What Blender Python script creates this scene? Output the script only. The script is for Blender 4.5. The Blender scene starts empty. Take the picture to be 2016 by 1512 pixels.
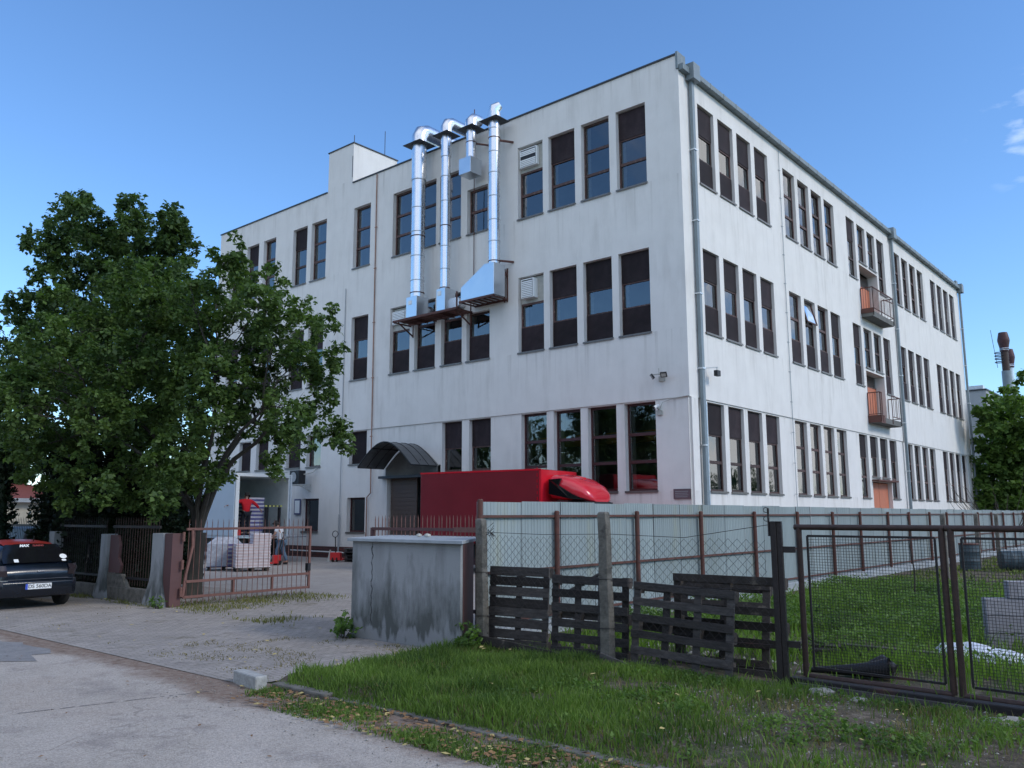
import bpy, bmesh, math, random
import numpy as np
from mathutils import Vector, Matrix, Euler, noise
R = math.radians
random.seed(7); rng = np.random.default_rng(7)
scene = bpy.context.scene
COL = scene.collection
# ------------------------------------------------------------ camera
YAW, PITCH, ROLL, CAMP, FPX = 0.705733, 0.154295, -0.002635, Vector((13.51, -24.96, 1.95)), 1658.3
cd = bpy.data.cameras.new('camera'); cam = bpy.data.objects.new('camera', cd); COL.objects.link(cam)
cd.sensor_width = 36; cd.lens = 36 * FPX / 2016; cd.clip_end = 3000; cd.clip_start = .05
cam.rotation_mode = 'QUATERNION'
cam.location = CAMP
cam.rotation_quaternion = (Matrix.Rotation(YAW, 3, 'Z') @ Matrix.Rotation(math.pi / 2 + PITCH, 3, 'X') @ Matrix.Rotation(ROLL, 3, 'Z')).to_quaternion()
scene.camera = cam
# ------------------------------------------------------------ sky, sun, exposure
SUN_EL, SUN_AZ = R(34), R(75)      # azimuth measured from +Y towards +X
WISP = (-.112, .922, .370)
w = bpy.data.worlds.new('World'); scene.world = w; w.use_nodes = True
nt = w.node_tree; N = nt.nodes; LK = nt.links; N.clear()
wo = N.new('ShaderNodeOutputWorld'); bg = N.new('ShaderNodeBackground'); LK.new(bg.outputs[0], wo.inputs[0])
sk = N.new('ShaderNodeTexSky'); sk.sky_type = 'NISHITA'; sk.sun_disc = False
sk.sun_elevation = SUN_EL; sk.sun_rotation = SUN_AZ; sk.air_density = 1.05; sk.dust_density = 0.0; sk.ozone_density = 7.0
bg.inputs[1].default_value = .13
tc = N.new('ShaderNodeTexCoord')
mp = N.new('ShaderNodeMapping'); mp.inputs['Scale'].default_value = (1, 1, 2.6); LK.new(tc.outputs['Generated'], mp.inputs[0])
cn = N.new('ShaderNodeTexNoise'); cn.inputs['Scale'].default_value = 3.2; cn.inputs['Detail'].default_value = 9; cn.inputs['Roughness'].default_value = .6
LK.new(mp.outputs[0], cn.inputs['Vector'])
cr = N.new('ShaderNodeMapRange'); cr.inputs['From Min'].default_value = .44; cr.inputs['From Max'].default_value = .60; LK.new(cn.outputs[0], cr.inputs[0])
# broken cloud only in the part of the sky right of and behind the street
dp = N.new('ShaderNodeVectorMath'); dp.operation = 'DOT_PRODUCT'; LK.new(tc.outputs['Generated'], dp.inputs[0]); dp.inputs[1].default_value = (.36, .87, .33)
mk = N.new('ShaderNodeMapRange'); mk.inputs['From Min'].default_value = .88; mk.inputs['From Max'].default_value = .96; LK.new(dp.outputs['Value'], mk.inputs[0])
ml = N.new('ShaderNodeMath'); ml.operation = 'MULTIPLY'; LK.new(cr.outputs[0], ml.inputs[0]); LK.new(mk.outputs[0], ml.inputs[1])
mx = N.new('ShaderNodeMix'); mx.data_type = 'RGBA'; hs = N.new('ShaderNodeHueSaturation'); hs.inputs['Saturation'].default_value = 1.03; hs.inputs['Value'].default_value = 1.12; LK.new(sk.outputs[0], hs.inputs['Color']); LK.new(ml.outputs[0], mx.inputs[0]); LK.new(hs.outputs[0], mx.inputs[6]); mx.inputs[7].default_value = (8.5, 8.7, 9.0, 1)
wn = N.new('ShaderNodeTexNoise'); wn.inputs['Scale'].default_value = 14; wn.inputs['Detail'].default_value = 8; LK.new(mp.outputs[0], wn.inputs['Vector'])
wr = N.new('ShaderNodeMapRange'); wr.inputs['From Min'].default_value = .52; wr.inputs['From Max'].default_value = .72; LK.new(wn.outputs[0], wr.inputs[0])
wd_ = ray_dir = N.new('ShaderNodeVectorMath'); wd_.operation = 'DOT_PRODUCT'; LK.new(tc.outputs['Generated'], wd_.inputs[0]); wd_.inputs[1].default_value = WISP
wm = N.new('ShaderNodeMapRange'); wm.inputs['From Min'].default_value = .9976; wm.inputs['From Max'].default_value = 1.0; wm.inputs['To Max'].default_value = .75; LK.new(wd_.outputs['Value'], wm.inputs[0])
wl_m = N.new('ShaderNodeMath'); wl_m.operation = 'MULTIPLY'; LK.new(wr.outputs[0], wl_m.inputs[0]); LK.new(wm.outputs[0], wl_m.inputs[1])
mxw = N.new('ShaderNodeMix'); mxw.data_type = 'RGBA'; LK.new(wl_m.outputs[0], mxw.inputs[0]); LK.new(mx.outputs[2], mxw.inputs[6]); mxw.inputs[7].default_value = (6.3, 6.9, 7.6, 1); mx = mxw
# unseen bright cloud added overhead and behind the camera to brighten walls and road
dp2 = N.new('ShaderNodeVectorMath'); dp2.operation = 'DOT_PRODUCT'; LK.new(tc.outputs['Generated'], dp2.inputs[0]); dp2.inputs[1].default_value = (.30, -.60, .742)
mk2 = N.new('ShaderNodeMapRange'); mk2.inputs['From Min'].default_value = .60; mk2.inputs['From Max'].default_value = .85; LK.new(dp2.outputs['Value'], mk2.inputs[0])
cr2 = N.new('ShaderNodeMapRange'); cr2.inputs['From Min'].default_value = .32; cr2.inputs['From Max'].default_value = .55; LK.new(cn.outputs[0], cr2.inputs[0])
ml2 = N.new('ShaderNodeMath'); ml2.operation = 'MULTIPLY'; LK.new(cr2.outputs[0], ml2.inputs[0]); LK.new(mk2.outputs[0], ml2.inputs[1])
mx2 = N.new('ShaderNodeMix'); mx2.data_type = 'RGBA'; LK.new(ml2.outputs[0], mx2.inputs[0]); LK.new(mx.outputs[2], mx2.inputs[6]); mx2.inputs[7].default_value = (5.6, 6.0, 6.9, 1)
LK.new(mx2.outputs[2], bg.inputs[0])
sl = bpy.data.lights.new('sun', 'SUN'); sl.energy = 1.05; sl.angle = R(14); sl.color = (1, .93, .82)
so = bpy.data.objects.new('sun', sl); COL.objects.link(so)
sd = Vector((math.sin(SUN_AZ) * math.cos(SUN_EL), math.cos(SUN_AZ) * math.cos(SUN_EL), math.sin(SUN_EL)))
so.rotation_euler = sd.to_track_quat('Z', 'Y').to_euler(); so.location = (30, 20, 40)
scene.view_settings.view_transform = 'Standard'; scene.view_settings.look = 'None'
scene.view_settings.exposure = 0.68; scene.view_settings.gamma = 1

def ray(px, py):
    d = Vector(((px - 1008) / FPX, -(py - 756) / FPX, -1))
    return cam.rotation_quaternion.to_matrix() @ d
def P(px, py, Z):       # world point seen at a pixel, Z metres along the view
    f = Vector((-math.sin(YAW), math.cos(YAW), 0)); d = ray(px, py); return CAMP + d * (Z / d.dot(f))
# ------------------------------------------------------------ mesh builder
class MB:
    def __init__(s): s.v = []; s.f = []; s.m = []; s.mi = 0
    def mat(s, i): s.mi = i; return s
    def add(s, vs, fs):
        b = len(s.v); s.v += [tuple(v) for v in vs]; s.f += [tuple(b + i for i in f) for f in fs]; s.m += [s.mi] * len(fs); return s
    def box(s, x0, x1, y0, y1, z0, z1, M=None):
        if x1 < x0: x0, x1 = x1, x0
        if y1 < y0: y0, y1 = y1, y0
        vs = [Vector(p) for p in ((x0,y0,z0),(x1,y0,z0),(x1,y1,z0),(x0,y1,z0),(x0,y0,z1),(x1,y0,z1),(x1,y1,z1),(x0,y1,z1))]
        if M is not None: vs = [M @ v for v in vs]
        return s.add(vs, [(3,2,1,0),(4,5,6,7),(0,1,5,4),(1,2,6,5),(2,3,7,6),(3,0,4,7)])
    def bar(s, a, b, w, h=None, up=Vector((0,0,1))):
        a = Vector(a); b = Vector(b); h = h or w; d = b - a; L = d.length; d.normalize()
        if abs(d.dot(up)) > .99: up = Vector((0,1,0))
        x = d.cross(up).normalized(); y = x.cross(d)
        vs = []
        for p in (a, b):
            for i, j in ((-1,-1),(1,-1),(1,1),(-1,1)): vs.append(p + x * (i*w/2) + y * (j*h/2))
        return s.add(vs, [(3,2,1,0),(4,5,6,7),(0,1,5,4),(1,2,6,5),(2,3,7,6),(3,0,4,7)])
    def tube(s, path, r, n=8, cap=True):
        path = [Vector(p) for p in path]; k = len(path)
        rr = r if isinstance(r, (list, tuple)) else [r] * k
        vs = []; ref = None
        for i, p in enumerate(path):
            d = (path[min(i+1,k-1)] - path[max(i-1,0)]).normalized()
            if ref is None: ref = Vector((1,0,0)) if abs(d.x) < .9 else Vector((0,1,0))
            x = (ref - d * ref.dot(d)).normalized(); y = d.cross(x); ref = x
            for j in range(n):
                t = 2*math.pi*j/n; vs.append(p + x*(math.cos(t)*rr[i]) + y*(math.sin(t)*rr[i]))
        fs = [(i*n+j, i*n+(j+1)%n, (i+1)*n+(j+1)%n, (i+1)*n+j) for i in range(k-1) for j in range(n)]
        if cap: fs += [tuple(range(n))[::-1], tuple(range((k-1)*n, k*n))]
        return s.add(vs, fs)
    def lathe(s, prof, c=(0,0,0), n=20, M=None):      # prof: (r, z)
        c = Vector(c); vs = []
        for r, z in prof:
            for j in range(n):
                t = 2*math.pi*j/n; v = Vector((r*math.cos(t), r*math.sin(t), z)); vs.append((M @ v if M is not None else v) + c)
        k = len(prof)
        fs = [(i*n+j, i*n+(j+1)%n, (i+1)*n+(j+1)%n, (i+1)*n+j) for i in range(k-1) for j in range(n)]
        fs += [tuple(range(n))[::-1], tuple(range((k-1)*n, k*n))]
        return s.add(vs, fs)
    def prism(s, pts, z0, z1):       # polygon footprint
        k = len(pts); zs0 = z0 if isinstance(z0, (list, tuple)) else [z0]*k; zs1 = z1 if isinstance(z1, (list, tuple)) else [z1]*k
        vs = [(p[0],p[1],z) for p, z in zip(pts, zs0)] + [(p[0],p[1],z) for p, z in zip(pts, zs1)]
        return s.add(vs, [tuple(range(k))[::-1], tuple(range(k, 2*k))] + [(i,(i+1)%k,k+(i+1)%k,k+i) for i in range(k)])
    def quad(s, a, b, c, d): return s.add([a,b,c,d], [(0,1,2,3)])
    def loft(s, secs, closed=True, caps=True):
        n = len(secs[0]); vs = [p for sec in secs for p in sec]; k = len(secs); fs = []
        for i in range(k-1):
            for j in range(n if closed else n-1): fs.append((i*n+j, i*n+(j+1)%n, (i+1)*n+(j+1)%n, (i+1)*n+j))
        if caps: fs += [tuple(range(n))[::-1], tuple(range((k-1)*n, k*n))]
        return s.add(vs, fs)
    def build(s, name, mats, parent=None, smooth=False, bevel=0, fix=True):
        me = bpy.data.meshes.new(name); me.from_pydata(s.v, [], s.f)
        mats = mats if isinstance(mats, (list, tuple)) else [mats]
        for m in mats: me.materials.append(m)
        me.polygons.foreach_set('material_index', s.m)
        if fix:
            bm = bmesh.new(); bm.from_mesh(me); bmesh.ops.recalc_face_normals(bm, faces=bm.faces); bm.to_mesh(me); bm.free()
        if smooth:
            me.polygons.foreach_set('use_smooth', [True]*len(me.polygons))
            try: me.set_sharp_from_angle(angle=R(40))
            except Exception: pass
        o = bpy.data.objects.new(name, me); COL.objects.link(o)
        if parent: o.parent = parent
        if bevel:
            b = o.modifiers.new('bevel', 'BEVEL'); b.width = bevel; b.segments = 2; b.limit_method = 'ANGLE'
        return o
def npmesh(name, V, F, mats, parent=None, mi=None, smooth=False):
    V = np.asarray(V, np.float32); F = np.asarray(F, np.int32); me = bpy.data.meshes.new(name)
    k = F.shape[1]; me.vertices.add(len(V)); me.vertices.foreach_set('co', V.ravel())
    me.loops.add(F.size); me.loops.foreach_set('vertex_index', F.ravel())
    me.polygons.add(len(F)); me.polygons.foreach_set('loop_start', np.arange(0, F.size, k, dtype=np.int32))
    for m in (mats if isinstance(mats, (list, tuple)) else [mats]): me.materials.append(m)
    if mi is not None: me.polygons.foreach_set('material_index', np.asarray(mi, np.int32))
    me.update(calc_edges=True); me.validate()
    o = bpy.data.objects.new(name, me); COL.objects.link(o)
    if parent: o.parent = parent
    return o
def tag(o, label=None, cat=None, group=None, kind=None):
    if label: o['label'] = label
    if cat: o['category'] = cat
    if group: o['group'] = group
    if kind: o['kind'] = kind
    return o
def thing(name, label, cat, loc=(0,0,0), rz=0, group=None):
    o = bpy.data.objects.new(name, None); COL.objects.link(o); o.location = loc; o.rotation_euler = (0,0,rz); o.empty_display_size = .2
    return tag(o, label, cat, group)
def kids(o): return [c for c in bpy.data.objects if c.parent == o]
def dup(o, parent=None):
    ch = kids(o); c = o.copy(); COL.objects.link(c); c.parent = parent if parent else o.parent
    for k in ch: dup(k, c)
    return c
# ------------------------------------------------------------ materials
def mat(name, col, rough=.8, metal=0, var=.12, scale=3, bump=.0, bscale=40, spec=.5, col2=None, thr=(.45,.65), c2scale=1.5, stretch=(1,1,1), emit=None, detail=5, ior=None, coat=0, sheen=0):
    m = bpy.data.materials.new(name); m.use_nodes = True; n = m.node_tree.nodes; l = m.node_tree.links
    b = n['Principled BSDF']; b.inputs['Roughness'].default_value = rough; b.inputs['Metallic'].default_value = metal
    b.inputs['Specular IOR Level'].default_value = spec
    if ior: b.inputs['IOR'].default_value = ior
    if coat: b.inputs['Coat Weight'].default_value = coat; b.inputs['Coat Roughness'].default_value = .05
    t = n.new('ShaderNodeTexCoord'); mp = n.new('ShaderNodeMapping'); mp.inputs['Scale'].default_value = stretch
    geo = n.new('ShaderNodeNewGeometry')
    l.new(geo.outputs['Position'] if name.startswith('W_') else t.outputs['Object'], mp.inputs[0])
    nz = n.new('ShaderNodeTexNoise'); nz.inputs['Scale'].default_value = scale; nz.inputs['Detail'].default_value = detail; nz.inputs['Roughness'].default_value = .62
    l.new(mp.outputs[0], nz.inputs['Vector'])
    mr = n.new('ShaderNodeMapRange'); mr.inputs['From Min'].default_value = .25; mr.inputs['From Max'].default_value = .75
    mr.inputs['To Min'].default_value = 1 - var; mr.inputs['To Max'].default_value = 1 + var; l.new(nz.outputs[0], mr.inputs[0])
    base = n.new('ShaderNodeRGB'); base.outputs[0].default_value = (*col, 1); last = base.outputs[0]
    if col2:
        z2 = n.new('ShaderNodeTexNoise'); z2.inputs['Scale'].default_value = c2scale; z2.inputs['Detail'].default_value = 7; z2.inputs['Roughness'].default_value = .65
        l.new(mp.outputs[0], z2.inputs['Vector'])
        m2 = n.new('ShaderNodeMapRange'); m2.inputs['From Min'].default_value = thr[0]; m2.inputs['From Max'].default_value = thr[1]; l.new(z2.outputs[0], m2.inputs[0])
        mm = n.new('ShaderNodeMix'); mm.data_type = 'RGBA'; l.new(m2.outputs[0], mm.inputs[0]); l.new(last, mm.inputs[6]); mm.inputs[7].default_value = (*col2, 1); last = mm.outputs[2]
    vm = n.new('ShaderNodeVectorMath'); vm.operation = 'SCALE'; l.new(last, vm.inputs[0]); l.new(mr.outputs[0], vm.inputs['Scale'])
    l.new(vm.outputs[0], b.inputs['Base Color'])
    rr = n.new('ShaderNodeMapRange'); rr.inputs['To Min'].default_value = max(rough-.08, .01); rr.inputs['To Max'].default_value = min(rough+.1, 1); l.new(nz.outputs[0], rr.inputs[0]); l.new(rr.outputs[0], b.inputs['Roughness'])
    if bump:
        bz = n.new('ShaderNodeTexNoise'); bz.inputs['Scale'].default_value = bscale; bz.inputs['Detail'].default_value = 6; l.new(mp.outputs[0], bz.inputs['Vector'])
        bp = n.new('ShaderNodeBump'); bp.inputs['Strength'].default_value = bump; bp.inputs['Distance'].default_value = .02; l.new(bz.outputs[0], bp.inputs['Height']); l.new(bp.outputs[0], b.inputs['Normal'])
    if emit: b.inputs['Emission Color'].default_value = (*emit[0], 1); b.inputs['Emission Strength'].default_value = emit[1]
    return m
def objrand(m, lo, hi):
    n, l = m.node_tree.nodes, m.node_tree.links; b = n['Principled BSDF']; src = b.inputs['Base Color'].links[0].from_socket
    oi = n.new('ShaderNodeObjectInfo'); mr = n.new('ShaderNodeMapRange'); mr.inputs['To Min'].default_value = lo; mr.inputs['To Max'].default_value = hi; l.new(oi.outputs['Random'], mr.inputs[0])
    vm = n.new('ShaderNodeVectorMath'); vm.operation = 'SCALE'; l.new(src, vm.inputs[0]); l.new(mr.outputs[0], vm.inputs['Scale']); l.new(vm.outputs[0], b.inputs['Base Color'])
def nodes(m): return m.node_tree.nodes, m.node_tree.links, m.node_tree.nodes['Principled BSDF']
def leafmat(name, c1, c2, trans=.25):
    m = bpy.data.materials.new(name); m.use_nodes = True; n, l, b = nodes(m); b.inputs['Roughness'].default_value = .55; b.inputs['Specular IOR Level'].default_value = .22
    g = n.new('ShaderNodeNewGeometry'); mx = n.new('ShaderNodeMix'); mx.data_type = 'RGBA'
    nz = n.new('ShaderNodeTexNoise'); nz.inputs['Scale'].default_value = .9; nz.inputs['Detail'].default_value = 2; l.new(g.outputs['Position'], nz.inputs['Vector'])
    a = n.new('ShaderNodeMath'); a.operation = 'MULTIPLY_ADD'; a.inputs[1].default_value = .6; l.new(g.outputs['Random Per Island'], a.inputs[0])
    s = n.new('ShaderNodeMath'); s.operation = 'MULTIPLY_ADD'; s.inputs[1].default_value = 1.4; s.inputs[2].default_value = -.45; l.new(nz.outputs[0], s.inputs[0]); l.new(s.outputs[0], a.inputs[2]); a.use_clamp = True
    l.new(a.outputs[0], mx.inputs[0]); mx.inputs[6].default_value = (*c1, 1); mx.inputs[7].default_value = (*c2, 1); l.new(mx.outputs[2], b.inputs['Base Color'])
    tr = n.new('ShaderNodeBsdfTranslucent'); vs = n.new('ShaderNodeVectorMath'); vs.operation = 'MULTIPLY'; vs.inputs[1].default_value = (1.5, 1.7, .7); l.new(mx.outputs[2], vs.inputs[0]); l.new(vs.outputs[0], tr.inputs[0])
    sh = n.new('ShaderNodeMixShader'); sh.inputs[0].default_value = trans; l.new(b.outputs[0], sh.inputs[1]); l.new(tr.outputs[0], sh.inputs[2]); l.new(sh.outputs[0], n['Material Output'].inputs[0])
    return m
def plaster(name, col, dirt, amt=.5):
    m = mat(name, col, .9, var=.05, scale=1.2, bump=.25, bscale=60, spec=.2); n, l, b = nodes(m)
    g = n.new('ShaderNodeNewGeometry')
    src = b.inputs['Base Color'].links[0].from_socket
    def streak(sc, smin, smax, st):
        mp = n.new('ShaderNodeMapping'); mp.inputs['Scale'].default_value = st; l.new(g.outputs['Position'], mp.inputs[0])
        z = n.new('ShaderNodeTexNoise'); z.inputs['Scale'].default_value = sc; z.inputs['Detail'].default_value = 6; z.inputs['Roughness'].default_value = .6; l.new(mp.outputs[0], z.inputs['Vector'])
        r = n.new('ShaderNodeMapRange'); r.inputs['From Min'].default_value = smin; r.inputs['From Max'].default_value = smax; l.new(z.outputs[0], r.inputs[0]); return r.outputs[0]
    a = streak(1.6, .46, .72, (1.3, 1.3, .22)); c = streak(.35, .38, .62, (1, 1, 1))
    x = n.new('ShaderNodeMath'); x.operation = 'MULTIPLY'; l.new(a, x.inputs[0]); l.new(c, x.inputs[1])
    if name == 'plaster':      # rain marks running down from the sills, grime along the eaves
        sx = n.new('ShaderNodeSeparateXYZ'); l.new(g.outputs['Position'], sx.inputs[0]); tot = None
        for zs, ln in ((13.7, 2.0), (8.23, 1.6), (2.73, .9), (5.8, .7), (18.3, 1.6)):
            m1 = n.new('ShaderNodeMapRange'); m1.inputs['From Min'].default_value = zs - ln; m1.inputs['From Max'].default_value = zs; l.new(sx.outputs[2], m1.inputs[0])
            m2 = n.new('ShaderNodeMath'); m2.operation = 'LESS_THAN'; l.new(sx.outputs[2], m2.inputs[0]); m2.inputs[1].default_value = zs
            m3 = n.new('ShaderNodeMath'); m3.operation = 'MULTIPLY'; l.new(m1.outputs[0], m3.inputs[0]); l.new(m2.outputs[0], m3.inputs[1])
            if tot is None: tot = m3.outputs[0]
            else: m4 = n.new('ShaderNodeMath'); m4.operation = 'ADD'; l.new(tot, m4.inputs[0]); l.new(m3.outputs[0], m4.inputs[1]); tot = m4.outputs[0]
        st2 = streak(1.5, .54, .80, (3, 3, .10)); m5 = n.new('ShaderNodeMath'); m5.operation = 'MULTIPLY'; l.new(tot, m5.inputs[0]); l.new(st2, m5.inputs[1])
        x2 = n.new('ShaderNodeMath'); x2.operation = 'MULTIPLY'; x2.inputs[1].default_value = .45; l.new(x.outputs[0], x2.inputs[0])
        x = n.new('ShaderNodeMath'); x.operation = 'ADD'; x.use_clamp = True; l.new(x2.outputs[0], x.inputs[0]); l.new(m5.outputs[0], x.inputs[1])
    y = n.new('ShaderNodeMath'); y.operation = 'MULTIPLY'; y.inputs[1].default_value = amt; l.new(x.outputs[0], y.inputs[0])
    mm = n.new('ShaderNodeMix'); mm.data_type = 'RGBA'; l.new(y.outputs[0], mm.inputs[0]); l.new(src, mm.inputs[6]); mm.inputs[7].default_value = (*dirt, 1); l.new(mm.outputs[2], b.inputs['Base Color'])
    return m
M = {}
M['plaster'] = plaster('plaster', (.745,.725,.69), (.36,.335,.29), .75)
M['interior'] = mat('interior', (.13,.16,.16), .9, var=.3, scale=.6)
M['frame'] = mat('brown_frame', (.060,.030,.026), .6, var=.35, scale=8, col2=(.20,.15,.12), thr=(.55,.72), c2scale=6)
M['red_frame'] = mat('red_frame', (.060,.017,.018), .45, var=.2, scale=5)
M['inner'] = mat('inner_frame', (.42,.42,.38), .6, var=.2, scale=6)
M['screen'] = mat('dark_screen', (.020,.013,.015), .75, var=.4, scale=3, spec=.25, col2=(.034,.026,.028), thr=(.5,.75), c2scale=1.3)
M['metal_sill'] = mat('sill_metal', (.16,.15,.14), .45, metal=.4, var=.3, scale=6)
M['white_curtain'] = mat('curtain', (.62,.64,.62), .9, var=.15, scale=3, stretch=(8,8,.5))
M['galv'] = mat('galvanised', (.60,.64,.67), .38, metal=.75, var=.12, scale=9, col2=(.42,.47,.5), c2scale=4)
M['downpipe'] = mat('downpipe_paint', (.19,.235,.26), .5, metal=.2, var=.15, scale=2)
M['shiny'] = mat('duct_metal', (.72,.74,.77), .27, metal=1, var=.06, scale=6, bump=.05, bscale=6)
M['gutter'] = mat('gutter_paint', (.17,.21,.225), .5, metal=.15, var=.2, scale=5)
M['ductbox'] = mat('duct_sheet', (.62,.66,.70), .3, metal=.92, var=.05, scale=2)
M['flash'] = mat('dark_flashing', (.045,.05,.06), .5, metal=.3)
M['rust'] = mat('rust_paint', (.105,.040,.030), .7, var=.3, scale=12, col2=(.055,.024,.018), thr=(.5,.7), bump=.2)
M['salmon'] = mat('faded_red_paint', (.165,.076,.060), .7, var=.25, scale=10, col2=(.12,.055,.042), thr=(.5,.75), bump=.15)
M['door_orange'] = mat('orange_door', (.52,.17,.09), .6, var=.1, scale=2)
M['door_brown'] = mat('brown_shutter', (.10,.07,.055), .6, var=.1)
M['black'] = mat('black_paint', (.012,.012,.014), .5, var=.3)
M['blacksteel'] = mat('black_steel', (.016,.012,.012), .6, var=.4, scale=14, col2=(.07,.03,.02), thr=(.58,.72), bump=.3)
M['brown_pipe'] = mat('rusty_pipe', (.045,.024,.018), .6, var=.4, scale=14, bump=.3)
M['wood'] = mat('weathered_wood', (.042,.039,.038), .9, spec=.25, var=.5, scale=5, stretch=(1,1,6), col2=(.055,.047,.042), thr=(.5,.75), c2scale=4, bump=.5, bscale=30)
M['wood_l'] = mat('grey_wood', (.055,.048,.043), .9, spec=.25, var=.4, scale=5, col2=(.22,.19,.15), thr=(.6,.75), c2scale=5, bump=.5, bscale=30)
M['concrete'] = mat('old_concrete', (.15,.14,.12), .95, var=.3, scale=8, col2=(.08,.075,.065), thr=(.45,.65), c2scale=7, bump=.6, bscale=30)
M['slab'] = mat('roof_slab', (.33,.36,.38), .6, var=.2, scale=4)
M['maroon'] = mat('maroon_paint', (.10,.045,.042), .6, var=.15, scale=3)
M['truck_side'] = mat('red_tarpaulin', (.19,.006,.014), .45, var=.12, scale=1.2, bump=.15, bscale=2.5)
M['truck_red'] = mat('red_truck_paint', (.62,.018,.035), .22, var=.05, coat=.6)
M['glass_black'] = mat('black_glass', (.008,.008,.01), .08, var=.1, spec=.8)
M['rubber'] = mat('rubber', (.015,.015,.015), .85)
M['white'] = mat('white_paint', (.80,.82,.81), .45, var=.07, scale=2)
M['bodywhite'] = mat('white_panel', (.42,.50,.58), .5, var=.06, scale=1.5)
M['inside_truck'] = mat('truck_lining', (.80,.84,.80), .7, var=.12, scale=2)
M['navy'] = mat('navy_car_paint', (.003,.006,.012), .25, var=.1, coat=.4)
M['carred'] = mat('red_roof_paint', (.30,.03,.022), .3, var=.1)
M['chrome'] = mat('chrome', (.6,.6,.62), .15, metal=1)
M['lens'] = mat('tail_lamp', (.03,.022,.026), .15, coat=.5)
M['skin'] = mat('skin', (.42,.24,.17), .55, var=.08)
M['hair'] = mat('hair', (.02,.016,.014), .8, var=.3)
M['shirt_red'] = mat('red_shirt', (.62,.01,.02), .85, var=.12, scale=6)
M['shirt_white'] = mat('white_shirt', (.72,.74,.78), .85, var=.06, scale=6)
M['trousers'] = mat('dark_trousers', (.012,.013,.02), .9)
M['jeans'] = mat('jeans', (.10,.16,.23), .9, var=.3, scale=9)
M['jackred'] = mat('red_jack', (.60,.03,.03), .4)
M['wrap'] = mat('shrink_wrap', (.36,.38,.44), .25, var=.25, scale=10, bump=.3, bscale=14, spec=.7)
M['block'] = mat('grey_block', (.30,.29,.31), .95, var=.15, scale=14, bump=.3, bscale=80)
M['bag'] = mat('white_plastic', (.72,.75,.82), .35, var=.1, scale=8, bump=.3, bscale=20)
M['barrel'] = mat('barrel_paint', (.035,.06,.075), .6, var=.3, scale=8, col2=(.13,.05,.03), thr=(.62,.75))
M['cream'] = mat('cream_wall', (.50,.46,.37), .9)
M['tiles'] = mat('red_tiles', (.20,.055,.04), .8, var=.3, scale=20)
M['greywall'] = mat('grey_wall', (.36,.38,.39), .9, var=.15, scale=.6)
M['bark'] = mat('bark', (.040,.035,.028), .95, var=.4, scale=9, stretch=(1,1,.25), bump=.9, bscale=18, col2=(.08,.075,.06), thr=(.5,.7))
M['mortar'] = mat('bare_render', (.15,.15,.14), .95, var=.3, scale=3, bump=.5, bscale=20, col2=(.08,.08,.075), thr=(.5,.75))
M['yellow'] = mat('yellow_crane', (.45,.22,.03), .6)
M['chim_red'] = mat('rusty_red_metal', (.06,.022,.024), .5, metal=.3, var=.3)
M['stone'] = mat('stone', (.30,.29,.27), .95, var=.3, scale=9, bump=.5)
M['dleaf1'] = mat('dry_leaf', (.22,.12,.05), .8, var=.4); M['dleaf2'] = mat('pale_leaf', (.45,.36,.14), .8, var=.3)
for k_, lo_, hi_ in (('wood', .7, 2.4), ('wood_l', .6, 1.6), ('sheet_', .9, 1.1), ('screen', .75, 1.5), ('frame', .7, 1.7), ('block', .85, 1.15)):
    if k_ in M: objrand(M[k_], lo_, hi_)
# glass: reflects by its own fresnel, see-through otherwise
gm = bpy.data.materials.new('window_glass'); gm.use_nodes = True; n, l, b = nodes(gm); n.remove(b)
tr = n.new('ShaderNodeBsdfTransparent'); tr.inputs[0].default_value = (.62,.68,.68,1); gl = n.new('ShaderNodeBsdfGlossy'); gl.inputs['Roughness'].default_value = .02; gl.inputs[0].default_value = (.90,.90,.90,1)
fr = n.new('ShaderNodeFresnel'); fr.inputs['IOR'].default_value = 2.3
geo = n.new('ShaderNodeNewGeometry'); nz = n.new('ShaderNodeTexNoise'); nz.inputs['Scale'].default_value = 1.6; nz.inputs['Detail'].default_value = 1.5; l.new(geo.outputs['Position'], nz.inputs['Vector'])
bp = n.new('ShaderNodeBump'); bp.inputs['Strength'].default_value = .12; bp.inputs['Distance'].default_value = .05; l.new(nz.outputs[0], bp.inputs['Height']); l.new(bp.outputs[0], gl.inputs['Normal'])
ms = n.new('ShaderNodeMixShader'); l.new(fr.outputs[0], ms.inputs[0]); l.new(tr.outputs[0], ms.inputs[1]); l.new(gl.outputs[0], ms.inputs[2]); l.new(ms.outputs[0], n['Material Output'].inputs[0])
M['glass'] = gm
# sheet metal of the long fence, with algae streaks
m = mat('fence_sheet', (.275,.325,.33), .5, metal=.1, var=.12, scale=1.3, stretch=(1,1.5,.25), col2=(.28,.30,.24), thr=(.56,.75), c2scale=1.1); M['sheet'] = m; objrand(m, .88, 1.08)
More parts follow.
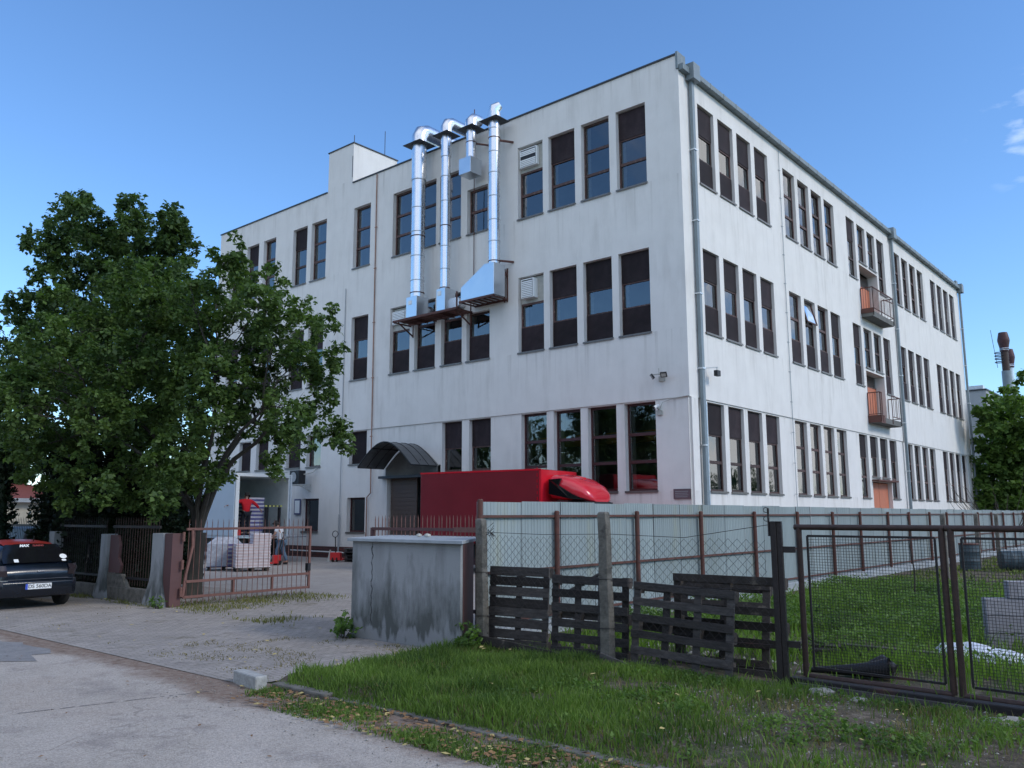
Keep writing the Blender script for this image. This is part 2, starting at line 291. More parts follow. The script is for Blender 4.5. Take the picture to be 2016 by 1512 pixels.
# plinth brick band
m = mat('plinth_tiles', (.10,.035,.03), .6, var=.25, scale=4); n, l, b = nodes(m)
bt = n.new('ShaderNodeTexBrick'); bt.inputs['Scale'].default_value = 1; bt.inputs['Brick Width'].default_value = .5; bt.inputs['Row Height'].default_value = .12; bt.inputs['Mortar Size'].default_value = .012
bt.inputs[1].default_value = (.12,.035,.03,1); bt.inputs[2].default_value = (.08,.03,.028,1); bt.inputs[3].default_value = (.03,.02,.02,1)
g2 = n.new('ShaderNodeNewGeometry'); sx = n.new('ShaderNodeSeparateXYZ'); cx = n.new('ShaderNodeCombineXYZ'); l.new(g2.outputs['Position'], sx.inputs[0]); l.new(sx.outputs[0], cx.inputs[0]); l.new(sx.outputs[2], cx.inputs[1]); l.new(cx.outputs[0], bt.inputs[0]); l.new(bt.outputs[0], b.inputs['Base Color'])
M['plinth'] = m
# gatehouse wall: plaster with dark damp foot and runs
m = plaster('damp_plaster', (.33,.34,.345), (.13,.135,.125), .8); n, l, b = nodes(m)
src = b.inputs['Base Color'].links[0].from_socket
g = n.new('ShaderNodeNewGeometry'); sx = n.new('ShaderNodeSeparateXYZ'); l.new(g.outputs['Position'], sx.inputs[0])
mp = n.new('ShaderNodeMapping'); mp.inputs['Scale'].default_value = (1, 1, .3); l.new(g.outputs['Position'], mp.inputs[0])
z = n.new('ShaderNodeTexNoise'); z.inputs['Scale'].default_value = 3.2; z.inputs['Detail'].default_value = 8; z.inputs['Roughness'].default_value = .65; l.new(mp.outputs[0], z.inputs[0])
ma = n.new('ShaderNodeMath'); ma.operation = 'MULTIPLY_ADD'; ma.inputs[1].default_value = -.36; l.new(sx.outputs[2], ma.inputs[0]); l.new(z.outputs[0], ma.inputs[2])
mr = n.new('ShaderNodeMapRange'); mr.inputs['From Min'].default_value = .10; mr.inputs['From Max'].default_value = .40; mr.inputs['To Max'].default_value = .80; l.new(ma.outputs[0], mr.inputs[0])
mm = n.new('ShaderNodeMix'); mm.data_type = 'RGBA'; l.new(mr.outputs[0], mm.inputs[0]); l.new(src, mm.inputs[6]); mm.inputs[7].default_value = (.045,.052,.045,1)
z2 = n.new('ShaderNodeTexNoise'); z2.inputs['Scale'].default_value = 7; z2.inputs['Detail'].default_value = 8; l.new(mp.outputs[0], z2.inputs[0])
ma2 = n.new('ShaderNodeMath'); ma2.operation = 'MULTIPLY_ADD'; ma2.inputs[1].default_value = -.9; l.new(sx.outputs[2], ma2.inputs[0]); l.new(z2.outputs[0], ma2.inputs[2])
mr2 = n.new('ShaderNodeMapRange'); mr2.inputs['From Min'].default_value = .24; mr2.inputs['From Max'].default_value = .36; mr2.inputs['To Max'].default_value = .75; l.new(ma2.outputs[0], mr2.inputs[0])
m3 = n.new('ShaderNodeMix'); m3.data_type = 'RGBA'; l.new(mr2.outputs[0], m3.inputs[0]); l.new(mm.outputs[2], m3.inputs[6]); m3.inputs[7].default_value = (.30,.31,.32,1); l.new(m3.outputs[2], b.inputs['Base Color'])
M['damp'] = m

# ------------------------------------------------------------ ground
def sheet(name, pts, z, m, kind='structure'):
    mb = MB(); mb.add([(x, y, z) for x, y in pts], [tuple(range(len(pts)))]); o = mb.build(name, m, fix=False)
    me = o.data
    if me.polygons[0].normal.z < 0: me.flip_normals()
    return tag(o, kind=kind)
def groundmat(name, cols, scales, bump=.5, bscale=60, speck=None, rough=.95):
    m = bpy.data.materials.new(name); m.use_nodes = True; n, l, b = nodes(m); b.inputs['Roughness'].default_value = rough; b.inputs['Specular IOR Level'].default_value = .25
    g = n.new('ShaderNodeNewGeometry'); last = None
    for i, (c, sc) in enumerate(zip(cols, scales)):
        if i == 0:
            r = n.new('ShaderNodeRGB'); r.outputs[0].default_value = (*c, 1); last = r.outputs[0]; continue
        z = n.new('ShaderNodeTexNoise'); z.inputs['Scale'].default_value = sc[0]; z.inputs['Detail'].default_value = 8; z.inputs['Roughness'].default_value = .65; l.new(g.outputs['Position'], z.inputs[0])
        mr = n.new('ShaderNodeMapRange'); mr.inputs['From Min'].default_value = sc[1]; mr.inputs['From Max'].default_value = sc[2]; l.new(z.outputs[0], mr.inputs[0])
        mm = n.new('ShaderNodeMix'); mm.data_type = 'RGBA'; l.new(mr.outputs[0], mm.inputs[0]); l.new(last, mm.inputs[6]); mm.inputs[7].default_value = (*c, 1); last = mm.outputs[2]
    if speck:
        v = n.new('ShaderNodeTexVoronoi'); v.inputs['Scale'].default_value = speck[0]; l.new(g.outputs['Position'], v.inputs[0])
        sp = n.new('ShaderNodeSeparateColor'); l.new(v.outputs['Color'], sp.inputs[0])
        mr = n.new('ShaderNodeMapRange'); mr.inputs['To Min'].default_value = 1-speck[1]; mr.inputs['To Max'].default_value = 1+speck[1]; l.new(sp.outputs[0], mr.inputs[0])
        vm = n.new('ShaderNodeVectorMath'); vm.operation = 'SCALE'; l.new(last, vm.inputs[0]); l.new(mr.outputs[0], vm.inputs['Scale']); last = vm.outputs[0]
    l.new(last, b.inputs['Base Color'])
    z = n.new('ShaderNodeTexNoise'); z.inputs['Scale'].default_value = bscale; z.inputs['Detail'].default_value = 8; l.new(g.outputs['Position'], z.inputs[0])
    bp = n.new('ShaderNodeBump'); bp.inputs['Strength'].default_value = bump; bp.inputs['Distance'].default_value = .02; l.new(z.outputs[0], bp.inputs['Height']); l.new(bp.outputs[0], b.inputs['Normal'])
    return m
M['soil'] = groundmat('soil', [(.10,.08,.058), (.06,.07,.035), (.18,.15,.115), (.045,.035,.026)], [0, (1.6,.45,.62), (5,.5,.66), (9,.55,.68)], 1.0, 45, (60,.25))
M['soil_far'] = groundmat('far_soil', [(.07,.085,.04), (.05,.07,.025), (.12,.11,.07)], [0, (.3,.4,.6), (1,.55,.7)], .8, 10)
M['asphalt'] = groundmat('asphalt', [(.40,.355,.31), (.46,.41,.365), (.29,.255,.23), (.36,.305,.255)], [0, (.7,.4,.65), (1.3,.52,.68), (.35,.5,.7)], .7, 90, (70,.2))
def dirt_edge(m, y0, gap, soft=.10, yg=0):
    # grit washed along the road edge: brown where the noisy edge line is crossed
    n, l, b = nodes(m); src = b.inputs['Base Color'].links[0].from_socket; g = n.new('ShaderNodeNewGeometry'); sx = n.new('ShaderNodeSeparateXYZ'); l.new(g.outputs['Position'], sx.inputs[0])
    def nzn(sc, det=8, ro=.7): z = n.new('ShaderNodeTexNoise'); z.inputs['Scale'].default_value = sc; z.inputs['Detail'].default_value = det; z.inputs['Roughness'].default_value = ro; l.new(g.outputs['Position'], z.inputs[0]); return z.outputs[0]
    def mth(op, a, c, d=None):
        q = n.new('ShaderNodeMath'); q.operation = op
        for i, v in enumerate((a, c, d)):
            if v is None: continue
            if isinstance(v, (int, float)): q.inputs[i].default_value = v
            else: l.new(v, q.inputs[i])
        return q.outputs[0]
    big = mth('MULTIPLY_ADD', nzn(.55, 3, .5), 1.5, -.75); fine = mth('MULTIPLY_ADD', nzn(5, 10, .8), 1.1, -.55)
    xr = mth('MULTIPLY', mth('LESS_THAN', 4.2, sx.outputs[0]), yg)
    e = mth('ADD', mth('ADD', mth('ADD', sx.outputs[1], -y0), xr), mth('ADD', big, fine)); mr = n.new('ShaderNodeMapRange'); mr.inputs['From Min'].default_value = -soft; mr.inputs['From Max'].default_value = soft; l.new(e, mr.inputs[0])
    mr.inputs['To Max'].default_value = .93
    cm_ = n.new('ShaderNodeMix'); cm_.data_type = 'RGBA'; r2 = n.new('ShaderNodeMapRange'); r2.inputs['From Min'].default_value = .4; r2.inputs['From Max'].default_value = .62; l.new(nzn(9, 10, .8), r2.inputs[0]); l.new(r2.outputs[0], cm_.inputs[0]); cm_.inputs[6].default_value = (.165,.10,.072,1); cm_.inputs[7].default_value = (.29,.235,.19,1)
    c3 = n.new('ShaderNodeMix'); c3.data_type = 'RGBA'; r3 = n.new('ShaderNodeMapRange'); r3.inputs['From Min'].default_value = .56; r3.inputs['From Max'].default_value = .7; l.new(nzn(3.3, 10, .75), r3.inputs[0]); l.new(r3.outputs[0], c3.inputs[0]); l.new(cm_.outputs[2], c3.inputs[6]); c3.inputs[7].default_value = (.085,.06,.045,1)
    mm = n.new('ShaderNodeMix'); mm.data_type = 'RGBA'; l.new(mr.outputs[0], mm.inputs[0]); l.new(src, mm.inputs[6]); l.new(c3.outputs[2], mm.inputs[7]); l.new(mm.outputs[2], b.inputs['Base Color'])
def cracks(m, sc, wdt, amt, thr):
    n, l, b = nodes(m); src = b.inputs['Base Color'].links[0].from_socket; g = n.new('ShaderNodeNewGeometry')
    z = n.new('ShaderNodeTexNoise'); z.inputs['Scale'].default_value = 2.5; z.inputs['Detail'].default_value = 8; l.new(g.outputs['Position'], z.inputs[0])
    vm = n.new('ShaderNodeVectorMath'); vm.operation = 'MULTIPLY_ADD'; vm.inputs[1].default_value = (.45,.45,.45); l.new(z.outputs['Color'], vm.inputs[0]); l.new(g.outputs['Position'], vm.inputs[2])
    v = n.new('ShaderNodeTexVoronoi'); v.feature = 'DISTANCE_TO_EDGE'; v.inputs['Scale'].default_value = sc; l.new(vm.outputs[0], v.inputs[0])
    mr = n.new('ShaderNodeMapRange'); mr.inputs['From Min'].default_value = 0; mr.inputs['From Max'].default_value = wdt; mr.inputs['To Min'].default_value = amt; mr.inputs['To Max'].default_value = 0; l.new(v.outputs['Distance'], mr.inputs[0])
    z2 = n.new('ShaderNodeTexNoise'); z2.inputs['Scale'].default_value = .5; z2.inputs['Detail'].default_value = 3; l.new(g.outputs['Position'], z2.inputs[0]); m2 = n.new('ShaderNodeMapRange'); m2.inputs['From Min'].default_value = thr; m2.inputs['From Max'].default_value = thr+.1; l.new(z2.outputs[0], m2.inputs[0])
    mu = n.new('ShaderNodeMath'); mu.operation = 'MULTIPLY'; l.new(mr.outputs[0], mu.inputs[0]); l.new(m2.outputs[0], mu.inputs[1])
    mm = n.new('ShaderNodeMix'); mm.data_type = 'RGBA'; l.new(mu.outputs[0], mm.inputs[0]); l.new(src, mm.inputs[6]); mm.inputs[7].default_value = (.06,.05,.045,1); l.new(mm.outputs[2], b.inputs['Base Color'])
cracks(M['asphalt'], .45, .006, .35, .50)
dirt_edge(M['asphalt'], -19.66, 0, .18, .04)
M['patch'] = groundmat('asphalt_patch', [(.21,.205,.205), (.27,.26,.255)], [0, (4,.4,.7)], .5, 90, (80,.15))
M['yard'] = groundmat('yard_paving', [(.31,.28,.255), (.36,.33,.30), (.24,.215,.195)], [0, (.9,.4,.65), (2,.56,.72)], .4, 60, (40,.08))
M['dirt'] = groundmat('dirt', [(.23,.155,.115), (.14,.10,.075), (.33,.28,.24), (.075,.08,.04)], [0, (3,.45,.65), (6,.55,.7), (1.3,.55,.68)], .9, 40, (90,.25))
# pavers
m = groundmat('pavers', [(.32,.29,.262), (.375,.34,.31), (.235,.21,.19), (.18,.155,.11)], [0, (.8,.4,.65), (3,.55,.7), (1.1,.58,.7)], .4, 60, (60,.1)); n, l, b = nodes(m)
src = b.inputs['Base Color'].links[0].from_socket; g = n.new('ShaderNodeNewGeometry')
bt = n.new('ShaderNodeTexBrick'); bt.inputs['Scale'].default_value = 1; bt.inputs['Brick Width'].default_value = .2; bt.inputs['Row Height'].default_value = .1; bt.inputs['Mortar Size'].default_value = .006; bt.inputs['Mortar Smooth'].default_value = .4
rr = n.new('ShaderNodeMapping'); rr.inputs['Rotation'].default_value = (0,0,R(90)); l.new(g.outputs['Position'], rr.inputs[0]); l.new(rr.outputs[0], bt.inputs[0])
bt.inputs[1].default_value = (1,1,1,1); bt.inputs[2].default_value = (.82,.82,.84,1); bt.inputs[3].default_value = (.42,.40,.34,1)
vm = n.new('ShaderNodeVectorMath'); vm.operation = 'MULTIPLY'; l.new(src, vm.inputs[0]); l.new(bt.outputs[0], vm.inputs[1]); l.new(vm.outputs[0], b.inputs['Base Color'])
M['pavers'] = m
sheet('ground', [(-900,-900),(900,-900),(900,900),(-900,900)], -.012, M['soil_far'])
sheet('road', [(-300,-60),(300,-60),(300,-18.95),(4.6,-18.95),(4.5,-19.19),(-300,-19.19)], -.004, M['asphalt'])
def ragged(name, x0, x1, y0, y1, z, m, amp=.12, n=90, seed=0):
    pts = []
    for i in range(n+1):
        x = x0+(x1-x0)*i/n; pts.append((x, y0 + amp*(noise.noise((x*1.3, seed, 0))*1.2 + .5*noise.noise((x*5, seed, 3)))))
    for i in range(n+1):
        x = x1-(x1-x0)*i/n; pts.append((x, y1 + amp*.6*noise.noise((x*1.7, seed+9, 0))))
    return sheet(name, pts, z, m)
pp = [(1.05+.05*math.sin(i)+ (1.35+.3*math.sin(i*2.3))*math.cos(t) - 1.75, -20.3+ (.75+.1*math.cos(i*1.7))*math.sin(t)) for i, t in enumerate(np.linspace(0, 2*math.pi, 22, endpoint=False))]
sheet('road_patch', [(x*1.0, y) for x, y in pp], .002, M['patch'])
sheet('driveway', [(-45,-19.2),(4.55,-19.2),(4.62,-15.4),(4.75,-13),(4.75,-15.0),(4.7,-11),(-45,-11)][:2] + [(4.72,-15.3),(4.74,-12.2),(-45,-12.2)], .003, M['pavers'])
sheet('yard', [(-60,-12.2),(4.74,-12.2),(4.74,45),(-60,45)], .004, M['yard'])
# lot with soil right of the metal fence, gently uneven
def hgt(x, y):
    v = noise.noise((x*.5, y*.5, 0))*.05 + noise.noise((x*1.7, y*1.7, 5))*.025
    if y < -15.6:        # the verge between kerb and fence
        e = min(max((y + 18.95)/.25, 0), 1); return e*(.07 + v*.8)
    e = min(max((x - 4.85)/.4, 0), 1); return .06 + v*e + .0
def lot(name, x0, x1, y0, y1, st, m):
    xs = np.arange(x0, x1+1e-6, st); ys = np.arange(y0, y1+1e-6, st); V = [(x, y, hgt(x, y)) for y in ys for x in xs]; nx = len(xs)
    F = [(j*nx+i, j*nx+i+1, (j+1)*nx+i+1, (j+1)*nx+i) for j in range(len(ys)-1) for i in range(nx-1)]
    o = npmesh(name, V, F, m); o.data.polygons.foreach_set('use_smooth', [True]*len(F)); return tag(o, kind='structure')
lot('verge', 4.7, 30.2, -18.92, -15.52, .1, M['soil'])
lot('ground_lot', 4.78, 45, -15.5, 60, .3, M['soil'])
exec_parts = []
# ------------------------------------------------------------ factory building
BW, BD, ZL = 30.0, 39.3, 5.85
bld = thing('factory_building', 'four-storey white plastered factory building with rows of tall narrow windows', 'factory building')
TOP, MID, GRD = (13.72, 16.77), (8.25, 11.29), (2.76, 5.81)
# window list: facade, start along wall, width, sill, head, type
# type letters from the top pane down: g glass, s dark screen, a box vent, l louvre
WL = []
def wl(f, a, b, z, t): WL.append((f, a, b - a, z[0], z[1], t))
for a, b, t in [(1.39,2.66,'sgg'),(2.97,4.25,'ggg'),(4.56,5.84,'sgg'),(6.13,7.42,'agg'),(10.62,11.9,'ddd'),(12.14,13.4,'ddd'),(13.73,15.0,'ggg'),(16.6,17.85,'ggg'),(20.0,21.25,'ggg'),(21.6,22.83,'sgg'),(24.4,25.55,'ggg'),(26.0,27.16,'sgg'),(27.6,28.8,'ggg')]: wl('L', a, b, TOP, t)
wl('L', 9.06, 10.25, (13.72,15.7), 'gg')
for a, b, t in [(1.39,2.68,'sgs'),(2.97,4.25,'sgs'),(4.55,5.84,'sgs'),(6.13,7.42,'vgs'),(10.52,11.75,'dgs'),(12.12,13.42,'dgs'),(13.73,15.05,'lgs'),(16.6,17.82,'sgs'),(20.0,21.25,'sgs'),(21.6,22.83,'sgs'),(24.4,25.55,'sgs'),(26.0,27.16,'sgs'),(27.6,28.8,'sgs')]: wl('L', a, b, MID, t)
wl('L', 8.95, 10.25, (8.25,10.27), 'gs')
for a, b, t in [(1.34,2.6,'ccc'),(2.94,4.18,'ccc'),(4.5,5.75,'ccc'),(6.08,7.33,'ccc'),(8.92,10.12,'sgg'),(10.52,11.68,'sgg')]: wl('L', a, b, GRD, t)
for a, b, t in [(16.55,17.8,'s'),(19.96,21.1,'b'),(21.6,22.8,'s'),(24.4,25.5,'s'),(26.0,27.1,'s')]: wl('L', a, b, (4.3,5.81), t)
for a, b in [(16.58,17.85),(19.99,21.3),(24.4,25.6)]: wl('L', a, b, (1.2,2.76), 'k')
RG = [(1.33,2.58),(2.91,4.16),(4.5,5.76),(6.1,7.38),(8.95,10.22),(10.57,11.83),(12.15,13.42),(13.75,15.02),(16.74,17.94),(18.32,19.54),(19.88,21.1),(21.46,22.66),(24.4,25.6),(25.95,27.15),(27.52,28.74),(29.1,30.34),(32.05,33.25),(33.62,34.84),(35.2,36.42),(36.8,38.02)]
tT = ['sgs']*4+['ggg']*4+['sgg','gg','gg','sgg']+['ggg']*4+['sgs']*4
tM = ['sgs']*4+['ggs','ogs','ggs','sgs','sgs','gg','gg','sgs']+['sgs']*8
tG = ['sgg']*4+['ggg']*4+['sgg','sg','sg','sgg']+['ggg']*4+['sgg']*4
for i, (a, b) in enumerate(RG):
    sh = i in (9, 10)
    wl('R', a, b, (14.78,16.77) if sh else TOP, tT[i]); wl('R', a, b, (9.27,11.29) if sh else MID, tM[i]); wl('R', a, b, (3.78,5.79) if sh else (2.74,5.79), tG[i])
# other openings (no window): dock door, balcony recesses, orange door
HOL = [('L', 11.75, 15.1, 0.0, 4.05), ('R', 18.3, 21.2, 12.08, 14.6), ('R', 18.3, 21.2, 6.72, 9.08), ('R', 18.33, 21.35, 0.0, 3.54)]
def facade(mb, tf, ext, z0, z1, holes, depth, off):
    # wall between z0,z1, along 0..ext, with openings; tf(along, out, z) gives the point; off = how far in the plane sits
    hs = [(a, b, max(c, z0), min(d, z1), c, d) for a, b, c, d in holes if d > z0 + 1e-6 and c < z1 - 1e-6]
    xs = sorted({0, ext} | {h[0] for h in hs} | {h[1] for h in hs}); zs = sorted({z0, z1} | {h[2] for h in hs} | {h[3] for h in hs})
    for i in range(len(xs)-1):
        for j in range(len(zs)-1):
            cx, cz = (xs[i]+xs[i+1])/2, (zs[j]+zs[j+1])/2
            if any(h[0] < cx < h[1] and h[2] < cz < h[3] for h in hs): continue
            mb.quad(tf(xs[i],-off,zs[j]), tf(xs[i+1],-off,zs[j]), tf(xs[i+1],-off,zs[j+1]), tf(xs[i],-off,zs[j+1]))
    for a, b, c, d, _, _ in hs:
        p = lambda s, o, z: tf(s, o, z)
        D = -off - (.54 if (a, b) == (18.3, 21.2) and z0 > 5 else depth); o0 = -off
        mb.quad(p(a,o0,c),p(a,D,c),p(a,D,d),p(a,o0,d)); mb.quad(p(b,o0,c),p(b,D,c),p(b,D,d),p(b,o0,d))
        mb.quad(p(a,o0,c),p(b,o0,c),p(b,D,c),p(a,D,c)); mb.quad(p(a,o0,d),p(b,o0,d),p(b,D,d),p(a,D,d))
tL = lambda s, o, z: (-s, -o, z)          # out = -Y
tR = lambda s, o, z: (o, s, z)            # out = +X
wh = {'L': [], 'R': []}
for f, a, wd, z0, z1, t in WL: wh[f].append((a, a+wd, z0, z1))
for f, a, b, z0, z1 in HOL: wh[f].append((a, b, z0, z1))
DEP = .24; INS = .05
mb = MB()
DL, DR = .20, .14
facade(mb, tL, BW, ZL, 18.1, wh['L'], DL+.07, 0); facade(mb, tR, BD, ZL, 17.55, wh['R'], DR+.07, 0)
facade(mb, tL, BW, 0, ZL, wh['L'], DL+.07, INS); facade(mb, tR, BD, 0, ZL, wh['R'], DR+.07, INS)
# underside of the step, back walls, roof, parapets
mb.quad((-BW,0,ZL),(0,0,ZL),(0,INS,ZL),(-BW,INS,ZL)); mb.quad((0,0,ZL),(0,BD,ZL),(-INS,BD,ZL),(-INS,0,ZL))
mb.quad((-BW,0,0),(-BW,BD,0),(-BW,BD,17.5),(-BW,0,17.5)); mb.quad((-BW,BD,0),(0,BD,0),(0,BD,17.5),(-BW,BD,17.5))
mb.box(-BW, -.002, .002, .35, 17.5, 18.1); mb.box(-BW, -.002, BD-.35, BD-.002, 17.5, 18.05)
mb.box(-BW, -BW+.3, .35, BD-.35, 17.4, 18.0)
wall = mb.build('wall', M['plaster'], bld, fix=False)
MB().add([(-BW,0,17.5),(0,0,17.5),(0,BD,17.5),(-BW,BD,17.5)], [(0,1,2,3)]).build('roof', M['flash'], bld)
# dark rooms behind the glass
mb = MB(); a = 1.6
mb.box(-BW+.4, -a, a, BD-.4, .02, 17.3)
for z in (5.95, 11.7): mb.box(-BW+.3, -.31, .31, BD-.3, z, z+.3)
mb.box(-8.15, -8.05, .3, a, .02, 17.3); mb.box(-.29, -.28, .3, .31, .02, 17.3)
for y in (8.2, 15.9, 23.5, 31.2): mb.box(-a, -.31, y, y+.12, .02, 17.3)
mb.build('interior', M['interior'], bld)
MB().box(-8.0,-.9,1.1,1.45,4.55,4.95).build('overhead_crane', M['yellow'], bld)
# --- corner strip, plinth, flashing, gutter, pipes
mb = MB(); mb.box(.003, .045, .06, .5, 0, ZL-.01); mb.build('corner_strip', M['plaster'], bld)
mb = MB(); mb.box(-BW, -15.2, -.02, .03, 0, .52); mb.box(-11.7, -.1, -.02, .03, 0, .52); mb.build('plinth', M['plinth'], bld)
mb = MB(); mb.box(-18.0,.02,-.05,.38,18.1,18.16); mb.box(-BW-.03,-20.02,-.05,.38,18.1,18.16)
mb.box(-20.03,-17.97,-.04,2.9,20.2,20.25); mb.build('roof_flashing', M['flash'], bld)
mb = MB(); mb.box(-19.98, -18.02, .004, 2.85, 17.2, 20.2); st = mb.build('roof_tower', M['plaster'], bld)
for x, y, h in ((-18.6,2.5,1.7),(-19.5,1.2,1.3)): MB().tube([(x,y,20.2),(x,y,20.2+h)], .018, 6).build('antenna', M['flash'], st)
MB().tube([(-18.2,.3,18),(-18.2,.3,19.4)], .02, 6).build('lightning_rod', M['flash'], bld)
MB().tube([(-18,-.06,18.4),(-18,-.06,19.5)], .016, 6).build('lightning_rod', M['flash'], bld)
mb = MB(); mb.tube([(-9.75,-.1,19.2),(-9.75,-.1,17.9)], .02, 6)
mb.tube([(-9.75,-.1,17.9),(-9.8,-.05,10.5)], .018, 6); mb.build('lightning_rod', M['rust'], bld)
mb = MB()      # gutter along the long eave, open trough
for y0, y1 in ((.55, BD-.2),):
    mb.box(.02, .24, y0, y1, 17.52, 17.54); mb.box(.22, .24, y0, y1, 17.54, 17.72); mb.box(.0, .02, y0, y1, 17.50, 17.78)
    y = y0+.4
    while y < y1: mb.box(-.01, .25, y, y+.04, 17.50, 17.735); y += 1.05
mb.box(-.06, .03, -.07, .5, 17.55, 18.2); mb.box(.0,.2,.0,.5,17.5,17.72)
mb.box(-.06, .06, BD-.4, BD+.08, 17.5, 18.15); mb.build('gutter', M['gutter'], bld, bevel=.004)
def downpipe(y, w=.17, d=.13, z1=17.35):
    mb = MB(); mb.box(.05, .05+d, y-w/2, y+w/2, 0.05, z1); o = mb.build('downpipe', M['downpipe'], bld, bevel=.012)
    h = MB(); h.box(.02, .36, y-.24, y+.24, 17.3, 17.92); h.build('rain_hopper', M['downpipe'], o, bevel=.01)
    c = MB(); z = 1.6
    while z < 17: c.box(0.0, .075+d, y-w/2-.02, y+w/2+.02, z, z+.05); z += 2.62
    c.build('pipe_clamp', M['galv'], o)
downpipe(.73); downpipe(23.85); downpipe(BD+.05, .16)
mb = MB(); mb.tube([(.10,.92,.1),(.10,.92,5.6)], .05, 10); mb.tube([(.1,.92,5.6),(.06,.86,5.95)], .055, 10); mb.build('drain_pipe', M['galv'], bld, smooth=True)
mb = MB(); mb.tube([(.04,8.52,17.4),(.04,8.52,.5)], .012, 5)
for z in np.arange(1.5, 17, 1.25): mb.bar((.0,8.45,z),(.05,8.58,z), .02)
mb.build('lightning_cable', M['downpipe'], bld)
mb = MB(); mb.tube([(-16.15,-.05,18.05),(-16.13,-.05,9.5),(-16.1,-.05,3.9),(-16.1,-.04,2.95),(-16.35,-.04,2.75),(-16.35,-.04,.6)], .028, 6)
for z in (5.5, 8.2, 10.8, 13.4, 15.4): mb.bar((-16.2,-.06,z),(-16.05,-.06,z), .04)
mb.build('rusty_pipe', mat('pink_rust', (.33,.19,.14), .8, var=.3), bld)
mb = MB(); mb.tube([(-18.28,-.04,12.8),(-18.28,-.03,.6)], .02, 6); mb.tube([(-18.28,-.05,2.0),(-18.28,-.05,.1)], .04, 8); mb.build('wall_conduit', M['greywall'], bld)
# --- windows, one prototype per kind, then copies
def make_window(wd, ht, t, first):
    fm = M['red_frame'] if t in ('ccc','b','k') or (t == 'sgg' and ht > 3.04 and False) else M['frame']
    n = len(t); y0, y1 = -.0, .06     # y grows into the wall; window plane set back by DEP
    mb = MB(); e = .07
    mb.box(0, e, y0, y1, 0, ht); mb.box(wd-e, wd, y0, y1, 0, ht); mb.box(e, wd-e, y0, y1, 0, e); mb.box(e, wd-e, y0, y1, ht-e-.02, ht)
    cut = [ht*i/n for i in range(n+1)]
    if n == 3: cut = [0, 1.0*ht/3.03, 1.95*ht/3.03, ht]
    for c in cut[1:-1]: mb.box(e, wd-e, y0-.01, y1, c-.055, c+.05)
    wnd = mb.build('window', fm, bld)
    g = MB(); sc = MB(); inn = MB(); cu = MB()
    for i, ch in enumerate(reversed(t)):
        a, b = cut[i], cut[i+1]; a += e if i == 0 else .05; b -= e+.02 if i == n-1 else .055
        if ch in 'gcbkdo':
            if ch != 'o': g.quad((e,.03,a),(wd-e,.03,a),(wd-e,.03,b),(e,.03,b))
            else:
                M1 = Matrix.Translation((0,.03,b)) @ Matrix.Rotation(R(0), 4, 'X')
                g.quad((e,.03,b),(wd-e,.03,b),(wd-e,-.22,a),(e,-.22,a)); wf = MB(); wf.bar((e,.03,b),(e,-.22,a),.05); wf.bar((wd-e,.03,b),(wd-e,-.22,a),.05); wf.bar((e,-.22,a),(wd-e,-.22,a),.05); wf.build('open_sash', fm, wnd)
            if ch in 'gco': q_ = MB(); q_.box(e,e+.13,.16,.2,a-.03,b+.03); q_.box(wd-e-.05,wd-e,.16,.2,a-.03,b+.03); q_.box(e+.13,wd-e-.05,.16,.2,a-.03,a+.05); q_.build('inner_sash', M['inner'], wnd)
            if ch == 'b': cu.quad((e,.12,a),(wd-e,.12,a),(wd-e,.12,b),(e,.12,b))
            if ch == 'k': cu.quad((e,.12,a),(wd-e,.12,a),(wd-e,.12,b),(e,.12,b))
        if ch == 's': MB().box(.035, wd-.035, -.035, -.015, a-.05, b+.05).build('screen', M['screen'], wnd)
        if ch in 'avl':
            x0, x1 = (.1, wd-.3) if ch != 'v' else (.22, wd-.42); q0, q1 = a+.12, b-.05
            if ch == 'l': x0, x1, q0, q1 = .06, wd-.35, a+.25, b-.1
            inn.box(.02, wd-.02, -.012, .01, a-.02, b+.05)
            PJ = {'a': -.2, 'v': -.3, 'l': -.14}[ch]
            bx = MB(); bx.box(x0, x1, PJ, -.015, q0, q1); bo = bx.build('vent_box', M['white'], wnd, bevel=.01)
            s = MB(); z = q0+.05; yy = PJ; MB().box(x0+.04, x1-.04, PJ-.003, PJ-.0005, q0+.04, q1-.04).build('louvre_backing', M['black'], bo)
            while z < q1-.09:
                if ch != 'a' or abs(z-(q0+q1)/2) > .06: s.box(x0+.05, x1-.05, yy-.022, yy-.006, z, z+.052)
                z += .072
            s.build('louvre', M['white'], bo)
    if g.v: g.build('pane', M['glass'], wnd, fix=False)
    if sc.v: sc.build('screen', M['screen'], wnd)
    if inn.v: inn.build('inner_sash', M['inner'] if ch not in 'd' else M['black'], wnd)
    if cu.v: cu.build('blind', mat('beige_blind', (.40,.38,.22), .8) if 'b' in t else mat('grey_blind', (.045,.06,.062), .6, stretch=(12,1,1), var=.4), wnd)
    si = MB(); si.box(-.03, wd+.03, -DEP-.05, y0-.002, -.035, .0); si.box(-.03, wd+.03, -DEP-.055, -DEP-.045, -.07, -.03); si.build('sill', M['metal_sill'], wnd)
    if t in ('ccc','ggg','sgg') and False: pass
    return wnd
protos = {}
wins = 0
